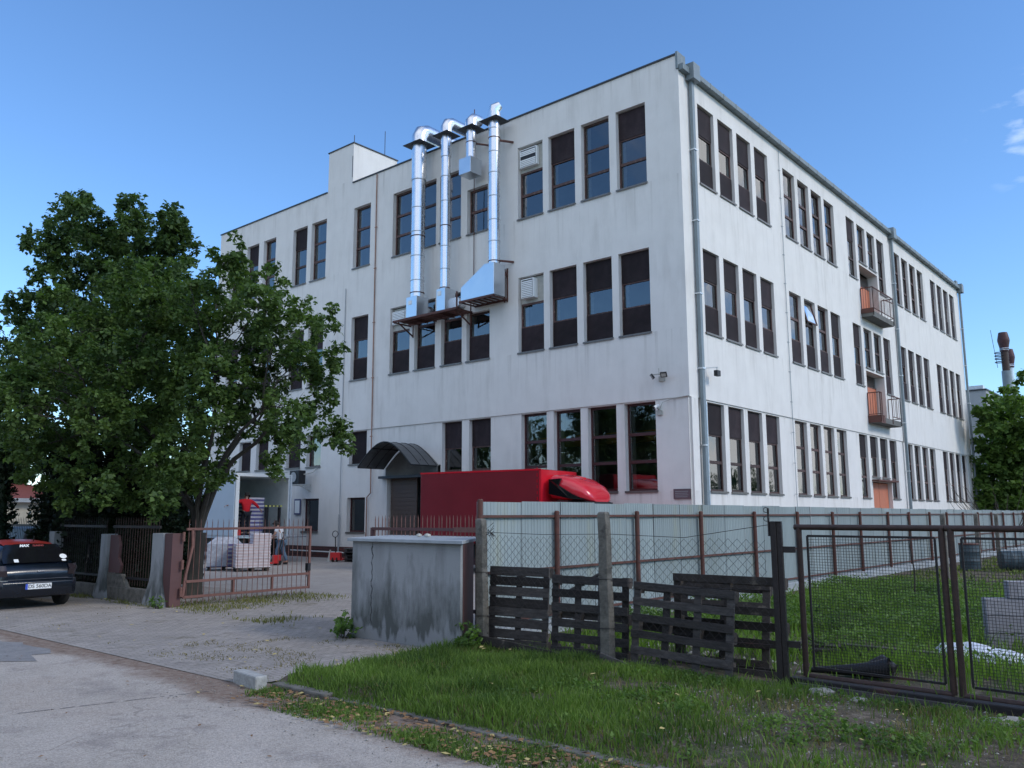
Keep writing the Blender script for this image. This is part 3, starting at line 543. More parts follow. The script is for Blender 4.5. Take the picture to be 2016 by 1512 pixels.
for f, a, wd, z0, z1, t in WL:
    key = (t, round(z1-z0, 1), f)
    off = INS if z0 < ZL-.3 else 0
    if key not in protos: DEP = DL if f == 'L' else DR; o = protos[key] = make_window(1.25, z1-z0, t, True); o['_w'] = 1
    else: o = dup(protos[key], bld)
    if '_w' in o: del o['_w']
    s = (wd-.004)/1.25
    if f == 'L': o.location = (-(a+wd)+.002, off+DL, z0); o.rotation_euler = (0,0,0)
    else: o.location = (-(off+DR), a+.002, z0); o.rotation_euler = (0,0,R(90))
    o.scale = (s, 1, 1)
    for c in kids(o):
        if c.name.startswith('pane'): c.rotation_euler = (R(rng.uniform(-.35,.35)), 0, R(rng.uniform(-.35,.35)))
    wins += 1
# white curtains behind some panes of the long side
mb = MB()
for i in (0,1,2,3,4,6,8,16):
    a, b = RG[i]
    for z in (9.25, 14.75):
        if rng.random() < .8: mb.quad((-.55,a,z-1),(-.55,b,z-1),(-.55,b,z+2),(-.55,a,z+2))
mb.build('curtain', M['white_curtain'], bld, fix=False)
# --- balconies on the long side
def balcony(z, gap):
    mb = MB(); mb.box(.003, .58, 18.15, 21.55, z-.30, z-.02); mb.box(-.53, .0, 18.31, 21.19, z-.02, z+.002)
    sl = mb.build('balcony', M['mortar'], bld, bevel=.02)
    door = MB(); door.box(-.50,-.46,18.31,21.19,z+.0,z+1.75); door.build('balcony_door', M['door_orange'], bld)
    g = MB(); g.quad((-.48,18.31,z+1.78),(-.48,21.19,z+1.78),(-.48,21.19,z+2.36),(-.48,18.31,z+2.36)); g.build('balcony_window', M['glass'], bld, fix=False)
    p = MB(); p.bar((-.47,18.31,z+1.76),(-.47,21.19,z+1.76),.05); p.bar((-.47,19.75,z+.02),(-.47,19.75,z+2.36),.05); p.build('door_frame', M['frame'], bld)
    r = MB(); z1 = z+1.2; zb = z+.12
    def run(p, q, nb):
        p = Vector(p); q = Vector(q); r.bar((p.x,p.y,z1),(q.x,q.y,z1),.045); r.bar((p.x,p.y,zb),(q.x,q.y,zb),.035)
        for k in range(nb+1):
            c = p.lerp(q, k/nb); r.bar((c.x,c.y,z-.25 if k in (0,nb) else zb),(c.x,c.y,z1),.03 if k in (0,nb) else .016)
    run((.02,18.2,0),(.6,18.2,0),5)
    if gap: run((.6,18.2,0),(.6,18.5,0),2); run((.6,20.1,0),(.6,21.5,0),5); run((.6,21.5,0),(.02,21.5,0),3); r.box(.585,.60,18.2,18.9,z-.32,z+.08); r.box(.0,.6,18.13,18.148,z-.3,z+.06)
    else: run((.6,18.2,0),(.6,21.5,0),16); run((.6,21.5,0),(.02,21.5,0),4); r.box(.0,.6,18.125,18.145,z-.12,z+.1); r.bar((.62,19.9,z+.85),(.62,21.5,z+.95),.04)
    r.build('railing', M['rust'], sl)
balcony(12.08, False); balcony(6.72, True)
mb = MB(); mb.box(-.3,-.25,18.36,19.82,.1,3.5); mb.box(-.3,-.25,19.86,21.32,.1,3.5); mb.build('double_door', M['door_orange'], bld)
mb = MB(); mb.box(-.05,.28,18.25,21.45,3.56,3.64); mb.build('door_hood', M['rust'], bld)
# --- dock door, portal and barrel canopy on the short side
mb = MB(); mb.box(-15.0,-13.35,.22,.27,0,3.55); 
for z in np.arange(.2,3.5,.18): mb.box(-15.0,-13.35,.205,.22,z,z+.02)
mb.build('shutter_door', M['door_brown'], bld)
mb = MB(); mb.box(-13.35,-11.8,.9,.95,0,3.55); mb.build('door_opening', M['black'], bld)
mb = MB(); pts = [(-15.12+3.3*i/16, 4.0+.92*math.sin(math.pi*i/16)) for i in range(17)]
V = [(x,-.03,z) for x, z in pts]+[(x,.24,z) for x, z in pts]+[(-15.12,-.03,3.66),(-11.82,-.03,3.66),(-15.12,.24,3.66),(-11.82,.24,3.66)]
F = [tuple(range(17))+(35,34), ] + [(i,i+1,17+i+1,17+i) for i in range(16)] + [(34,35,37,36)]
mb.add(V, F); tp = mb.build('door_tympanum', M['mortar'], bld)
mb = MB(); mb.box(-15.4,-11.6,-.22,.1,3.55,3.66); mb.build('door_lintel', M['flash'], bld)
cm = mat('smoked_sheet', (.075,.078,.08), .3, var=.3); cn_, cl_, cb_ = nodes(cm)
mb = MB(); K = 14
arc = [(-15.25+3.35*i/K, 4.0+1.0*math.sin(math.pi*i/K)) for i in range(K+1)]
V = [(x,-.02,z) for x,z in arc]+[(x,-1.5,z) for x,z in arc]
mb.add(V, [(i,i+1,K+1+i+1,K+1+i) for i in range(K)]); cano = mb.build('canopy', cm, bld, fix=False)
s = cano.modifiers.new('s','SOLIDIFY'); s.thickness = .015
mb = MB()
for y in (-.02,-.5,-1.0,-1.5): mb.tube([(x,y,z+.01) for x,z in arc], .028, 6)
for i in (0,4,7,10,14): mb.tube([(arc[i][0],-.02,arc[i][1]-.02),(arc[i][0],-1.5,arc[i][1]-.02)], .02, 6)
mb.build('canopy_frame', M['black'], cano)
MB().box(-.72,-.1,.0,.045,2.46,2.79).build('name_plaque', mat('plaque', (.13,.09,.10), .5), bld)
mb = MB()
for k in range(4): mb.box(-.66,-.2+.03*(k%2),-.004,.0,2.52+.06*k,2.535+.06*k)
mb.build('plaque_lettering', M['greywall'], bld)
# ------------------------------------------------------------ ventilation ducts (each its own thing)
def ringed(path, r, name, root, n=20):
    mb = MB(); mb.tube(path, r, n); o = mb.build(name, M['shiny'], root, smooth=True); return o
def rings(x, y, zs, r, root, m='galv'):
    for z in zs:
        mb = MB(); mb.lathe([(r+.004,-.02),(r+.014,-.012),(r+.014,.012),(r+.004,.02)], (x,y,z), 20); mb.build('pipe_band', M[m], root, smooth=True)
def skewbox(name, x0, x1, y0, y1, z0, z1, root, m='ductbox'): return MB().box(x0,x1,y0,y1,z0,z1).build(name, M[m], root, bevel=.01)
dy = -.62
d1 = thing('ventilation_duct', 'widest shiny metal air duct climbing the short wall and bending over the roof edge', 'air duct')
x = -12.62; ringed([(x,dy,11.2),(x,dy,16.6)], .30, 'pipe', d1); ringed([(x,dy,16.6),(x,dy,18.35)], .33, 'pipe', d1)
ringed([(x,dy,18.35),(x,dy,18.6),(x,dy+.12,18.85),(x,dy+.38,18.97),(x,2.2,18.97)], .34, 'elbow', d1)
skewbox('flashing_plate', x-.55, x+.55, dy-.5, dy+.5, 18.2, 18.23, d1, 'flash')
rings(x, dy, (12.0,13.1,14.2,15.3,16.58,17.4), .31, d1); rings(x, dy, (11.45,14.0), .31, d1, 'rust')
b1 = skewbox('fan_box', -12.95, -12.3, -.95, -.25, 10.35, 11.25, d1); MB().box(-12.8,-12.6,-.965,-.95,10.9,11.08).build('data_plate', M['white'], b1)
mb = MB(); mb.tube([(-12.5,-.3,10.75),(-12.5,.1,10.75)], .2, 14); mb.build('side_duct', M['shiny'], d1, smooth=True)
d2 = thing('ventilation_duct', 'slim shiny metal air duct bending over the roof edge just right of the widest one', 'air duct')
x = -10.93; ringed([(x,dy,11.2),(x,dy,17.2)], .205, 'pipe', d2); ringed([(x,dy,17.2),(x,dy,18.25)], .23, 'pipe', d2)
ringed([(x,dy,18.25),(x,dy,18.55),(x,dy+.1,18.75),(x,dy+.3,18.84),(x,1.9,18.84)], .25, 'elbow', d2)
skewbox('flashing_plate', x-.45, x+.45, dy-.42, dy+.42, 18.15, 18.18, d2, 'flash')
rings(x, dy, (12.2,13.2,15.2,16.3,17.2), .21, d2); rings(x, dy, (11.38,14.1), .21, d2, 'rust')
b2 = skewbox('fan_box', -11.12, -10.62, -.92, -.3, 10.35, 11.3, d2); MB().box(-11.05,-10.85,-.935,-.92,11.0,11.2).build('data_plate', M['white'], b2)
mb = MB(); mb.tube([(-10.5,-.4,10.75),(-10.5,.1,10.75)], .22, 14); mb.build('side_duct', M['shiny'], d2, smooth=True)
d3 = thing('ventilation_duct', 'short metal air duct ending in a small square box below the roof edge', 'air duct')
x = -9.45; ringed([(x,dy,16.6),(x,dy,18.1)], .22, 'pipe', d3); ringed([(x,dy,18.1),(x,dy,18.35),(x,dy+.12,18.5),(x,dy+.5,18.52)], .25, 'elbow', d3)
skewbox('flashing_plate', x-.45, x+.45, dy-.42, dy+.42, 17.97, 18.0, d3, 'flash'); rings(x, dy, (17.4,), .22, d3, 'rust')
skewbox('end_box', x-.36, x+.3, -.98, -.3, 15.95, 16.65, d3)
mb = MB(); mb.bar((x+.2,-.5,17.35),(x+.5,-.0,17.35),.06); mb.build('wall_bracket', M['rust'], d3)
d4 = thing('ventilation_duct', 'tall metal air duct with a cowl on top rising from the wide sloping hood', 'air duct')
x = -8.15; ringed([(x,dy,11.85),(x,dy,18.05)], .235, 'pipe', d4)
ringed([(x,dy,18.0),(x,dy,18.3),(x+.05,dy-.03,18.48),(x+.22,dy+.1,18.62)], [.26,.27,.25,.17], 'cowl', d4)
skewbox('flashing_plate', x-.48, x+.48, dy-.42, dy+.42, 17.93, 17.96, d4, 'flash'); rings(x, dy, (12.8,13.7,14.7,15.7,16.6,17.6), .24, d4); rings(x, dy, (11.98,17.2), .24, d4, 'rust')
mb = MB(); y0, y1 = -.95, -.28
for z in (12.0,17.1): mb.bar((x+.2,-.5,z),(x+.5,.0,z),.07)
mb.build('wall_bracket', M['rust'], d4)
hood = MB(); V = [(-9.68,q,10.55) for q in (y0,y1)]+[(-7.88,q,10.55) for q in (y0,y1)]+[(-7.88,q,11.85) for q in (y0,y1)]+[(-8.38,q,11.85) for q in (y0,y1)]+[(-9.68,q,11.1) for q in (y0,y1)]
hood.add(V, [(0,2,4,6,8),(1,3,5,7,9),(0,1,3,2),(2,3,5,4),(4,5,7,6),(6,7,9,8),(8,9,1,0)]); hood.build('hood', M['ductbox'], d4, bevel=.01)
mb = MB(); mb.bar((-9.75,y0,10.5),(-7.86,y0,10.5),.08); mb.bar((-9.75,0,10.5),(-7.98,0,10.5),.08)
for q in np.linspace(-9.72,-7.98,7): mb.bar((q,y0,10.5),(q,0,10.5),.05)
for q in (-8.12,-7.98): mb.bar((q,-.9,10.5),(q,.0,11.7),.06); mb.bar((q,0,10.4),(q,0,11.8),.06)
mb.build('bracket', M['rust'], d4)
pf = thing('duct_platform', 'rusty steel grating shelf carrying the two fan boxes above the middle windows', 'platform')
mb = MB(); mb.bar((-13.7,-1.0,10.28),(-9.85,-1.0,10.28),.09); mb.bar((-13.7,-.1,10.28),(-9.85,-.1,10.28),.07)
for q in np.linspace(-13.65,-9.9,8): mb.bar((q,-1.0,10.24),(q,0,10.24),.05)
mb.build('frame', M['rust'], pf)
mb = MB()
for q in np.linspace(-13.6,-9.95,46): mb.bar((q,-1.0,10.315),(q,-.05,10.315),.012,.03)
mb.build('grating', M['rust'], pf)
for q in (-13.5,-10.0): mb = MB(); mb.bar((q,-.9,10.24),(q,0,9.75),.05); mb.bar((q,0.0,10.9),(q,0,9.7),.05); mb.build('brace', M['rust'], pf)
MB().bar((-9.9,-.95,10.3),(-9.9,-.95,11.0),.05).build('upright', M['rust'], pf)
# wall fittings
fl = thing('floodlight', 'pair of small black floodlights on a bracket near the top of the short wall corner', 'floodlight')
def headl(c, rz, rx):
    o = MB().box(-.11,.11,-.03,.03,-.09,.09).build('lamp_head', M['black'], fl); o.location = c; o.rotation_euler = (R(rx),0,R(rz)); MB().box(-.08,.08,-.036,-.03,-.06,.06).build('lens', M['inner'], o)
headl((-.78,-.3,6.62), 15, 35); headl((-1.22,-.3,6.6), -50, 35)
mb = MB(); mb.bar((-1.0,0,6.66),(-1.0,-.3,6.66),.04); mb.bar((-1.25,-.28,6.66),(-.75,-.28,6.66),.03); mb.bar((-1.02,-.2,6.66),(-1.02,-.2,6.88),.02); mb.box(-1.12,-.9,-.06,0,6.45,6.62); mb.build('bracket', M['inner'], fl)
cc = thing('security_camera', 'white security camera under the ledge beside the last ground-floor window', 'camera')
mb = MB(); mb.tube([(-1.17,-.35,5.52),(-1.17,-.05,5.62)], .055, 12); mb.build('housing', M['white'], cc, smooth=True)
mb = MB(); mb.tube([(-1.17,-.36,5.518),(-1.17,-.34,5.524)], .05, 12); mb.build('lens', M['black'], cc)
mb = MB(); mb.bar((-1.17,-.12,5.56),(-1.17,.05,5.45),.04); mb.box(-1.25,-1.07,-.06,.05,5.3,5.46); mb.tube([(-1.15,0,5.5),(-1.0,-.05,5.72),(-.6,-.02,5.83),(0.0,-.02,5.87)], .012, 5); mb.build('bracket', M['inner'], cc)
fl2 = thing('floodlight', 'single small black floodlight on the long wall just right of the first downpipe', 'floodlight')
mb = MB(); mb.box(.28,.42,1.25,1.5,6.65,6.85); mb.build('lamp_head', M['black'], fl2, bevel=.01)
mb = MB(); mb.bar((0,1.2,6.95),(.4,1.35,6.95),.04,.03); mb.bar((.35,1.37,6.85),(.35,1.37,6.96),.03); mb.build('bracket', M['white'], fl2)
ac = thing('air_conditioner', 'dark outdoor air-conditioning unit on wall brackets under the beige-blind window', 'air conditioner')
mb = MB(); mb.box(-21.3,-20.55,-.75,-.35,3.45,4.1); mb.build('casing', M['black'], ac, bevel=.02)
mb = MB(); mb.lathe([(.22,0),(.24,.02)], (0,0,0), 20, Matrix.Rotation(R(90),3,'X')); o = mb.build('fan_guard', M['greywall'], ac); o.location = (-20.95,-.76,3.78)
mb = MB(); mb.bar((-21.5,-.85,3.4),(-20.3,-.85,3.4),.05); mb.bar((-21.2,-.85,3.4),(-21.2,0,3.4),.05); mb.bar((-20.6,-.85,3.4),(-20.6,0,3.4),.05); mb.bar((-20.6,-.7,3.4),(-20.6,0,3.1),.04); mb.tube([(-20.5,-.5,3.9),(-20.2,-.2,4.0),(-20.2,0,4.2)], .03, 6); mb.build('bracket', M['inner'], ac)
nb = thing('notice_board', 'small framed white notice hanging on the wall right of the white lorry', 'notice board')
MB().box(-21.85,-21.35,-.03,.0,2.0,2.75).build('frame', mat('blue_frame', (.05,.06,.16), .5), nb); MB().box(-21.79,-21.41,-.038,-.03,2.07,2.68).build('paper', M['white'], nb)
# ------------------------------------------------------------ long metal fence (X = 4.8, running back along the building)
FX = 4.72
mf = thing('metal_fence', 'long pale grey-green sheet metal fence on rust-red posts beside the factory', 'fence', (FX, -15.48, 0))
y = 0.0; k = 0
while y < 75:
    wdt = 1.0 if k else 1.05; mb = MB(); prof = []
    q = 0
    while q < wdt - 1e-6:
        wq = .08+.012*math.sin(q*37+k); prof += [(q, 0), (q+wq-.022, 0), (q+wq-.015, -.007), (q+wq-.007, -.007)]; q += wq
    prof = [(a, b) for a, b in prof if a <= wdt]; prof.append((wdt+.02, .006))
    top = 2.16 + rng.uniform(-.012,.012) - .0012*y; bot = .28 - .2*(y < 12); tilt = rng.uniform(-.008,.008)
    V = [(b + (k%2)*.012 + tilt*0, y+a, bot) for a, b in prof] + [(b + (k%2)*.012 + tilt, y+a, top) for a, b in prof]; nn = len(prof)
    mb.add(V, [(i, i+1, nn+i+1, nn+i) for i in range(nn-1)]); mb.mat(1); mb.box(-.022, .009+(k%2)*.012, y+wdt+.006, y+wdt+.020, bot, top-.004); mb.build('sheet_panel', [M['sheet'], M['flash']], mf, fix=False)
    y += wdt + .012; k += 1
yy = [0, 1.9, 4.4, 6.93, 9.57, 12.13, 14.63, 16.95, 19.65, 21.96, 24.51, 26.95, 29.6, 32.2, 34.9]
while yy[-1] < 72: yy.append(yy[-1]+2.55)
for i, y in enumerate(yy):
    mb = MB(); mb.tube([(.075, y, -.05), (.075+rng.uniform(-.01,.01), y, 2.17 if i == 0 else 2.0)], .045, 10)
    mb.lathe([(.045,0),(.03,.02)], (.075,y,2.0 if i else 2.17), 10); mb.build('post', M['rust'], mf, smooth=True)
for z in (1.93, 1.06, .34):
    MB().bar((.04, 0, z+(.02 if z > 1 and z < 1.5 else 0)), (.04, 75, z+.02), .035, .04).build('rail', M['rust'], mf)
MB().box(-.06, .14, .3, 75, -.1, .26).build('concrete_base', M['slab'], mf, bevel=.01)
# ------------------------------------------------------------ chain-link fence on the street line
def chainlink(x0, x1, zb, zt, y, name_root, pitch=.058):
    r = .0022; V = []; F = []
    def wire(a, b):
        a = np.array(a); b = np.array(b); d = b-a; d = d/np.linalg.norm(d); u = np.cross(d, (0,1,0)); v = np.array((0,1,0)); i = len(V)
        for p in (a, b):
            for t in (0, 2.094, 4.189): V.append(p + (u*math.cos(t)+v*math.sin(t))*r)
        for j in range(3): F.append((i+j, i+(j+1)%3, i+3+(j+1)%3, i+3+j))
    W, Hh = x1-x0, zt-zb; nx = int(W/pitch); nz = int(Hh/pitch)
    sag = lambda x, z: (noise.noise((x*.8, z*.9, 3))*.03, noise.noise((x*1.1, z, 7))*.025)
    for i in range(nx+1):
        x = x0 + i*pitch
        for j in range(nz):
            z = zb + j*pitch; o = .5*(-1)**(i+j)*0
            s1 = 1 if (i+j) % 2 else -1
            xa, xb = (x, x+pitch) if s1 > 0 else (x+pitch, x)
            if max(xa, xb) > x1: continue
            p = (xa, y, z); q = (xb, y, z+pitch)
            dx1, dz1 = sag(p[0], p[2]); dx2, dz2 = sag(q[0], q[2])
            wire((p[0]+dx1, y+.02*dx1, p[2]+dz1), (q[0]+dx2, y, q[2]+dz2))
    return npmesh('mesh_net', V, F, M['blacksteel'], name_root)
CY = -15.6
clf = thing('chain_link_fence', 'sagging wire chain-link fence between mossy concrete posts in front of the pallets', 'fence', (0,0,0))
chainlink(5.0, 7.2, .15, 1.68, CY, clf); chainlink(7.2, 9.38, .15, 1.66, CY, clf)
mb = MB()
for z in (1.70, 1.1, .5): mb.tube([(5.0,CY,z),(6.1,CY,z-.02),(7.2,CY,z),(8.3,CY,z-.03),(9.38,CY,z+(.13 if z > 1.6 else 0))], .0035, 4)
for i in range(7): mb.tube([(5.05+.03*i,CY-.02,1.66+.03*math.sin(i*2)),(5.12+.05*math.sin(i*3),CY-.06,1.70+.05*math.cos(i)),(5.2,CY-.03,1.6+.04*i)], .004, 4)
mb.build('tension_wire', M['blacksteel'], clf)
def cpost(x, h, lean, label):
    c = thing('concrete_post', label, 'fence post', (x, CY-.02, 0)); mb = MB()
    prof = [(-.065,-.06),(.065,-.06),(.065,.06),(-.065,.06)]
    V = []; zs = [-.1,.3,.8,1.2,1.6,h-.08,h-.02,h]
    for z in zs:
        s = 1.12 - .16*z/h if z < h-.05 else (.95 if z < h-.01 else .7)
        V.append([(a*s*1.05+lean*z+.006*math.sin(z*9), b*s, z) for a, b in prof])
    mb.loft(V); mb.build('shaft', M['concrete'], c, bevel=.012)
    w_ = MB()
    for z in (.5,1.12): w_.tube([(-.08+lean*z,-.07,z),(.08+lean*z,-.07,z+.01),(.085+lean*z,.06,z),(-.08+lean*z,.065,z),(-.08+lean*z,-.07,z)], .004, 4)
    w_.build('tie_wire', M['blacksteel'], c); return c
cpost(4.98, 1.90, -.02, 'rough concrete fence post with rusty wire standing between the plastered gate wall and the pallets')
cpost(7.16, 1.99, -.012, 'tall lichen-grey concrete post standing in front of the middle of the stacked pallets')
gp = thing('gate_post', 'thick black steel gate post made of two sections right of the pallets', 'gate post', (9.42, -15.45, 0), R(15))
mb = MB(); mb.box(-.065,0,-.05,.05,-.1,1.86); mb.box(.004,.06,-.04,.06,-.1,1.86); mb.box(-.065,.06,-.05,.06,1.86,1.87); mb.build('shaft', M['blacksteel'], gp, bevel=.004)
for z in (1.55,.5): MB().bar((.055,.0,z),(.2,0,z),.04,.07).build('hinge', M['blacksteel'], gp)
mb = MB(); mb.tube([(-.08,-.03,1.7),(-.08,-.03,2.02)], .013, 6)
for z in (2.0,1.9): mb.tube([(-.10+.03*math.cos(t),-.05,z+.03*math.sin(t)) for t in np.linspace(0,6.28,9)], .004, 4)
mb.build('hook_bar', M['blacksteel'], gp)
# ------------------------------------------------------------ mesh gate
ang = math.atan2(-15.12+14.91, 11.02-9.39)
def gate_leaf(x, y, wd, rz, label):
    g = thing('mesh_gate', label, 'gate', (x, y, 0), rz)
    r = .034; z0, z1 = .12, 1.80
    mb = MB(); mb.tube([(0,0,z0),(0,0,z1)], r, 10); mb.tube([(wd,0,z0),(wd,0,z1)], r, 10); mb.tube([(-.05,0,z1),(wd+.03,0,z1)], r, 10); mb.tube([(0,0,z0),(wd,0,z0)], r, 10)
    mb.build('pipe_frame', M['brown_pipe'], g, smooth=True)
    i0 = .10; mb = MB()
    for a, b in (((i0,0,z0+.1),(i0,0,z1-.1)),((wd-.07,0,z0+.1),(wd-.07,0,z1-.1)),((i0,0,z1-.1),(wd-.07,0,z1-.1)),((i0,0,z0+.1),(wd-.07,0,z0+.1))): mb.bar(a, b, .02, .025)
    mb.build('inner_frame', M['blacksteel'], g)
    mb = MB(); s = .032; x_ = i0+s
    while x_ < wd-.09: mb.bar((x_,.0,z0+.1),(x_+.004*math.sin(x_*7),.0,z1-.1),.0036); x_ += s
    z = z0+.1+s
    while z < z1-.12: mb.bar((i0,.004,z),(wd-.08,.004,z+.006*math.sin(z*5)),.0036); z += s
    mb.build('wire_mesh', M['blacksteel'], g); return g
gate_leaf(9.55, -15.12, 1.56, R(-2.5), 'closed mesh gate leaf in a rusty pipe frame hung on the black gate post')
gate_leaf(11.2, -15.20, 2.3, R(-5), 'second mesh gate leaf in a rusty frame, cut off by the right edge')
gb = thing('threshold_beam', 'dark timber and steel beam lying on the soil under the mesh gate', 'beam', (9.45,-15.3,0), R(-3))
MB().box(0, 4.4, -.07, .07, -.03, .13).build('beam', M['blacksteel'], gb, bevel=.01); MB().box(.1,1.9,-.13,-.08,-.03,.09).build('board', M['wood'], gb)
# ------------------------------------------------------------ pallets
def pallet(label, x, y, rz, tilt, wd, ht, boards, bw, blocks=3, cover=.02, roll=0, both=True, group='wooden pallets leaning on the wire fence', m='wood', z=.04):
    p = thing('wooden_pallet', label, 'pallet', (x, y, z), rz, group); p.rotation_euler = (R(tilt), R(roll), rz)
    D = .13
    for i in range(boards):
        zc = bw/2 + (ht-bw)*i/(boards-1); j = rng.uniform(-.008,.008)
        MB().box(rng.uniform(-.01,.01), wd+rng.uniform(-.01,.01), -.022, 0, zc-bw/2+j, zc+bw/2+j).build('board', M[m], p, bevel=.003)
    for i in range(blocks):
        xc = .05 + (wd-.1)*i/(blocks-1)
        MB().box(xc-.05, xc+.05, .001, .022, .0, ht).build('stringer', M[m], p, bevel=.003)
        mb = MB()
        for q in (.07, ht/2, ht-.07): MB().box(xc-.05, xc+.05, .023, .1, q-.07, q+.07).build('block', M[m] if i < blocks-1 else M['wood_l'], p, bevel=.004)
    if both:
        for q in (.06, ht/2, ht-.06): MB().box(0, wd, .101, .122, q-.05, q+.05).build('board', M[m], p, bevel=.003)
    return p
pallet('dark pallet with eight close horizontal boards leaning just right of the first concrete post', 4.90, -15.42, R(6), -4, 1.03, 1.16, 8, .128, 3)
pallet('dark pallet with wide gaps standing behind the tall concrete post', 6.05, -15.38, R(3), -3, 1.22, 1.08, 6, .11, 4, m='wood')
pallet('long slatted pallet slumping on one corner between the tall concrete post and the last pallet', 7.36, -15.42, R(-1), -5, 1.42, 1.10, 6, .095, 4, roll=2.0, m='wood', z=-.01)
pallet('browner open pallet with few boards standing beside the black gate post', 7.80, -15.05, R(2), -2, 1.48, 1.19, 4, .095, 3, m='wood_l', z=.0)
pallet('half hidden brown pallet lying back behind the slumping slatted pallet', 7.7, -14.8, R(8), -12, 1.2, 1.05, 5, .09, 3, m='wood_l')
tag(MB().bar((6.3,-15.28,.9),(6.95,-15.2,1.24),.08,.03).build('plank', M['wood'], None), 'short grey plank poking up diagonally above the second pallet', 'plank')
tag(MB().bar((5.0,-15.78,.2),(7.0,-15.8,.06),.03,.12).build('edging_board', M['wood_l'], None, bevel=.004), 'grey edging board along the foot of the first pallets in the grass', 'edging board')
tag(MB().bar((7.1,-15.72,.14),(7.75,-15.75,.0),.03,.14).build('edging_board', M['wood'], None, bevel=.004), 'slanting dark board at the foot of the tall concrete post', 'edging board')
# ------------------------------------------------------------ plastered gate wall with slab, spiked rail behind it
gw = thing('gate_wall', 'stained grey plastered wall block with a thin concrete slab on top beside the driveway', 'wall')
def fr2(x, y): return (0.761136*x-0.648592*y+13.51, 0.648592*x+0.761136*y-24.96)
fp = [fr2(-2.64,14.16), fr2(-.755,12.47), fr2(-.63,13.9), fr2(-2.3,15.6)]
ins = [tuple(p) for p in fp]
mb = MB(); mb.prism([fp[0],fp[1],(fp[1][0]+.005,fp[1][1]+.05),(fp[0][0]+.05,fp[0][1]+.35)], 0, 1.53); mb.build('front_wall', M['damp'], gw, bevel=.01)
# crack in the plaster
mb = MB(); A = Vector((*fp[0],0)); B = Vector((*fp[1],0)); nrm = Vector((B.y-A.y, A.x-B.x, 0)).normalized(); nrm = -nrm if nrm.y > 0 else nrm
pp = []; 
for i in range(26):
    t = .205 + .006*math.sin(i*1.9) + .004*math.sin(i*5.1); pp.append(A.lerp(B, t) + Vector((0,0,1.52 - i*.052)) + nrm*.003)
for i in range(25):
    w1 = .006+.012*abs(math.sin(i*1.3)); w1 *= 1.6 if i < 4 else 1; d = (B-A).normalized()
    mb.quad(pp[i]-d*w1/2, pp[i]+d*w1/2, pp[i+1]+d*w1/2, pp[i+1]-d*w1/2)
mb.build('crack', M['black'], gw, fix=False)
mb = MB(); mb.prism([(fp[1][0]+.005,fp[1][1]+.052),(fp[2][0],fp[2][1]),(fp[2][0]-.12,fp[2][1]+.05),(fp[1][0]-.12,fp[1][1]+.17)], 0, 1.53); mb.build('side_panel', M['maroon'], gw)
sp = [fr2(-2.72,14.1), fr2(-.72,12.3), fr2(-.5,14.7), fr2(-2.3,16.2)]
mb = MB(); mb.prism(sp, 1.535, 1.585); mb.build('slab_top', M['slab'], gw, bevel=.006)
tag(MB().bar((4.62,-15.3,-.05),(4.62,-15.3,1.5),.09,.1).build('timber_post', M['wood_l'], None, bevel=.01), 'short weathered timber stump between the gate wall and the first concrete post', 'post')
sr = thing('spiked_gate', 'rust-red spiked gate leaf folded back behind the plastered gate wall', 'gate', (.93,-14.3,0))
mb = MB(); mb.bar((0,0,1.70),(2.95,0,1.70),.04,.055); mb.bar((0,0,.35),(2.95,0,.35),.04,.06); mb.bar((0,0,.1),(0,0,1.72),.06); mb.build('rail', M['maroon'], sr)
MB().bar((2.2,-.03,1.70),(2.95,-.03,1.70),.03,.085).build('rail_plate', M['salmon'], sr)
mb = MB(); x = .06
while x < 2.95: 
    mb.tube([(x,0.02,.15),(x+rng.uniform(-.01,.01),.02,1.88),(x,.02,1.95)], [.009,.009,.002], 5); x += .095+rng.uniform(-.025,.04)
mb.build('spikes', M['salmon'], sr); 
rb = thing('stone', 'small white stones left on top of the wall slab', 'stone', (2.9,-14.95,1.59)); 
for q in ((0,0),(.13,.06),(.22,0)): MB().lathe([(.01,0),(.05,.01),(.045,.04),(.01,.055)], (q[0],q[1],0), 7).build('stone_piece', M['inner'], rb)
# ------------------------------------------------------------ open gate leaf at the driveway
og = thing('driveway_gate', 'open spiked gate leaf with a faded red frame hinged on the left brown gate pillar', 'gate', (-4.12,-15.32,0), math.atan2(3.4,-.12))
L = 3.38; mb = MB()
mb.bar((.02,0,1.66),(L,0,1.66),.05,.055); mb.bar((.0,0,.20),(L,0,.20),.05,.055); mb.bar((.03,0,.53),(L,0,.53),.05,.055); mb.bar((L,0,.17),(L,0,1.69),.055,.05)
mb.bar((0,0,.2),(.05,0,.7),.055,.05); mb.bar((.05,0,.7),(.18,0,1.3),.055,.05); mb.bar((.18,0,1.3),(.16,0,1.66),.055,.05)
for q in (1.25, 2.3): mb.bar((q,0,.22),(q,0,.53),.05,.05)
mb.build('frame', M['salmon'], og, bevel=.003)
mb = MB(); x = .1
while x < L-.05: mb.tube([(x,.035,.06),(x+rng.uniform(-.012,.012),.035,1.80),(x,.035,1.88)], [.008,.008,.002], 5); x += .14
mb.build('bars', M['salmon'], og)
for z in (.32, .9, 1.5): MB().tube([(-.06,-.03,z-.1),(-.06,-.03,z+.1)], .03, 8).build('hinge', M['salmon'], og)
mb = MB(); mb.box(L-.07,L+.02,-.04,.06,.6,.78); mb.tube([(L-.02,.05,.65),(L-.03,.06,.45)], .012, 5); mb.build('lock', M['black'], og)
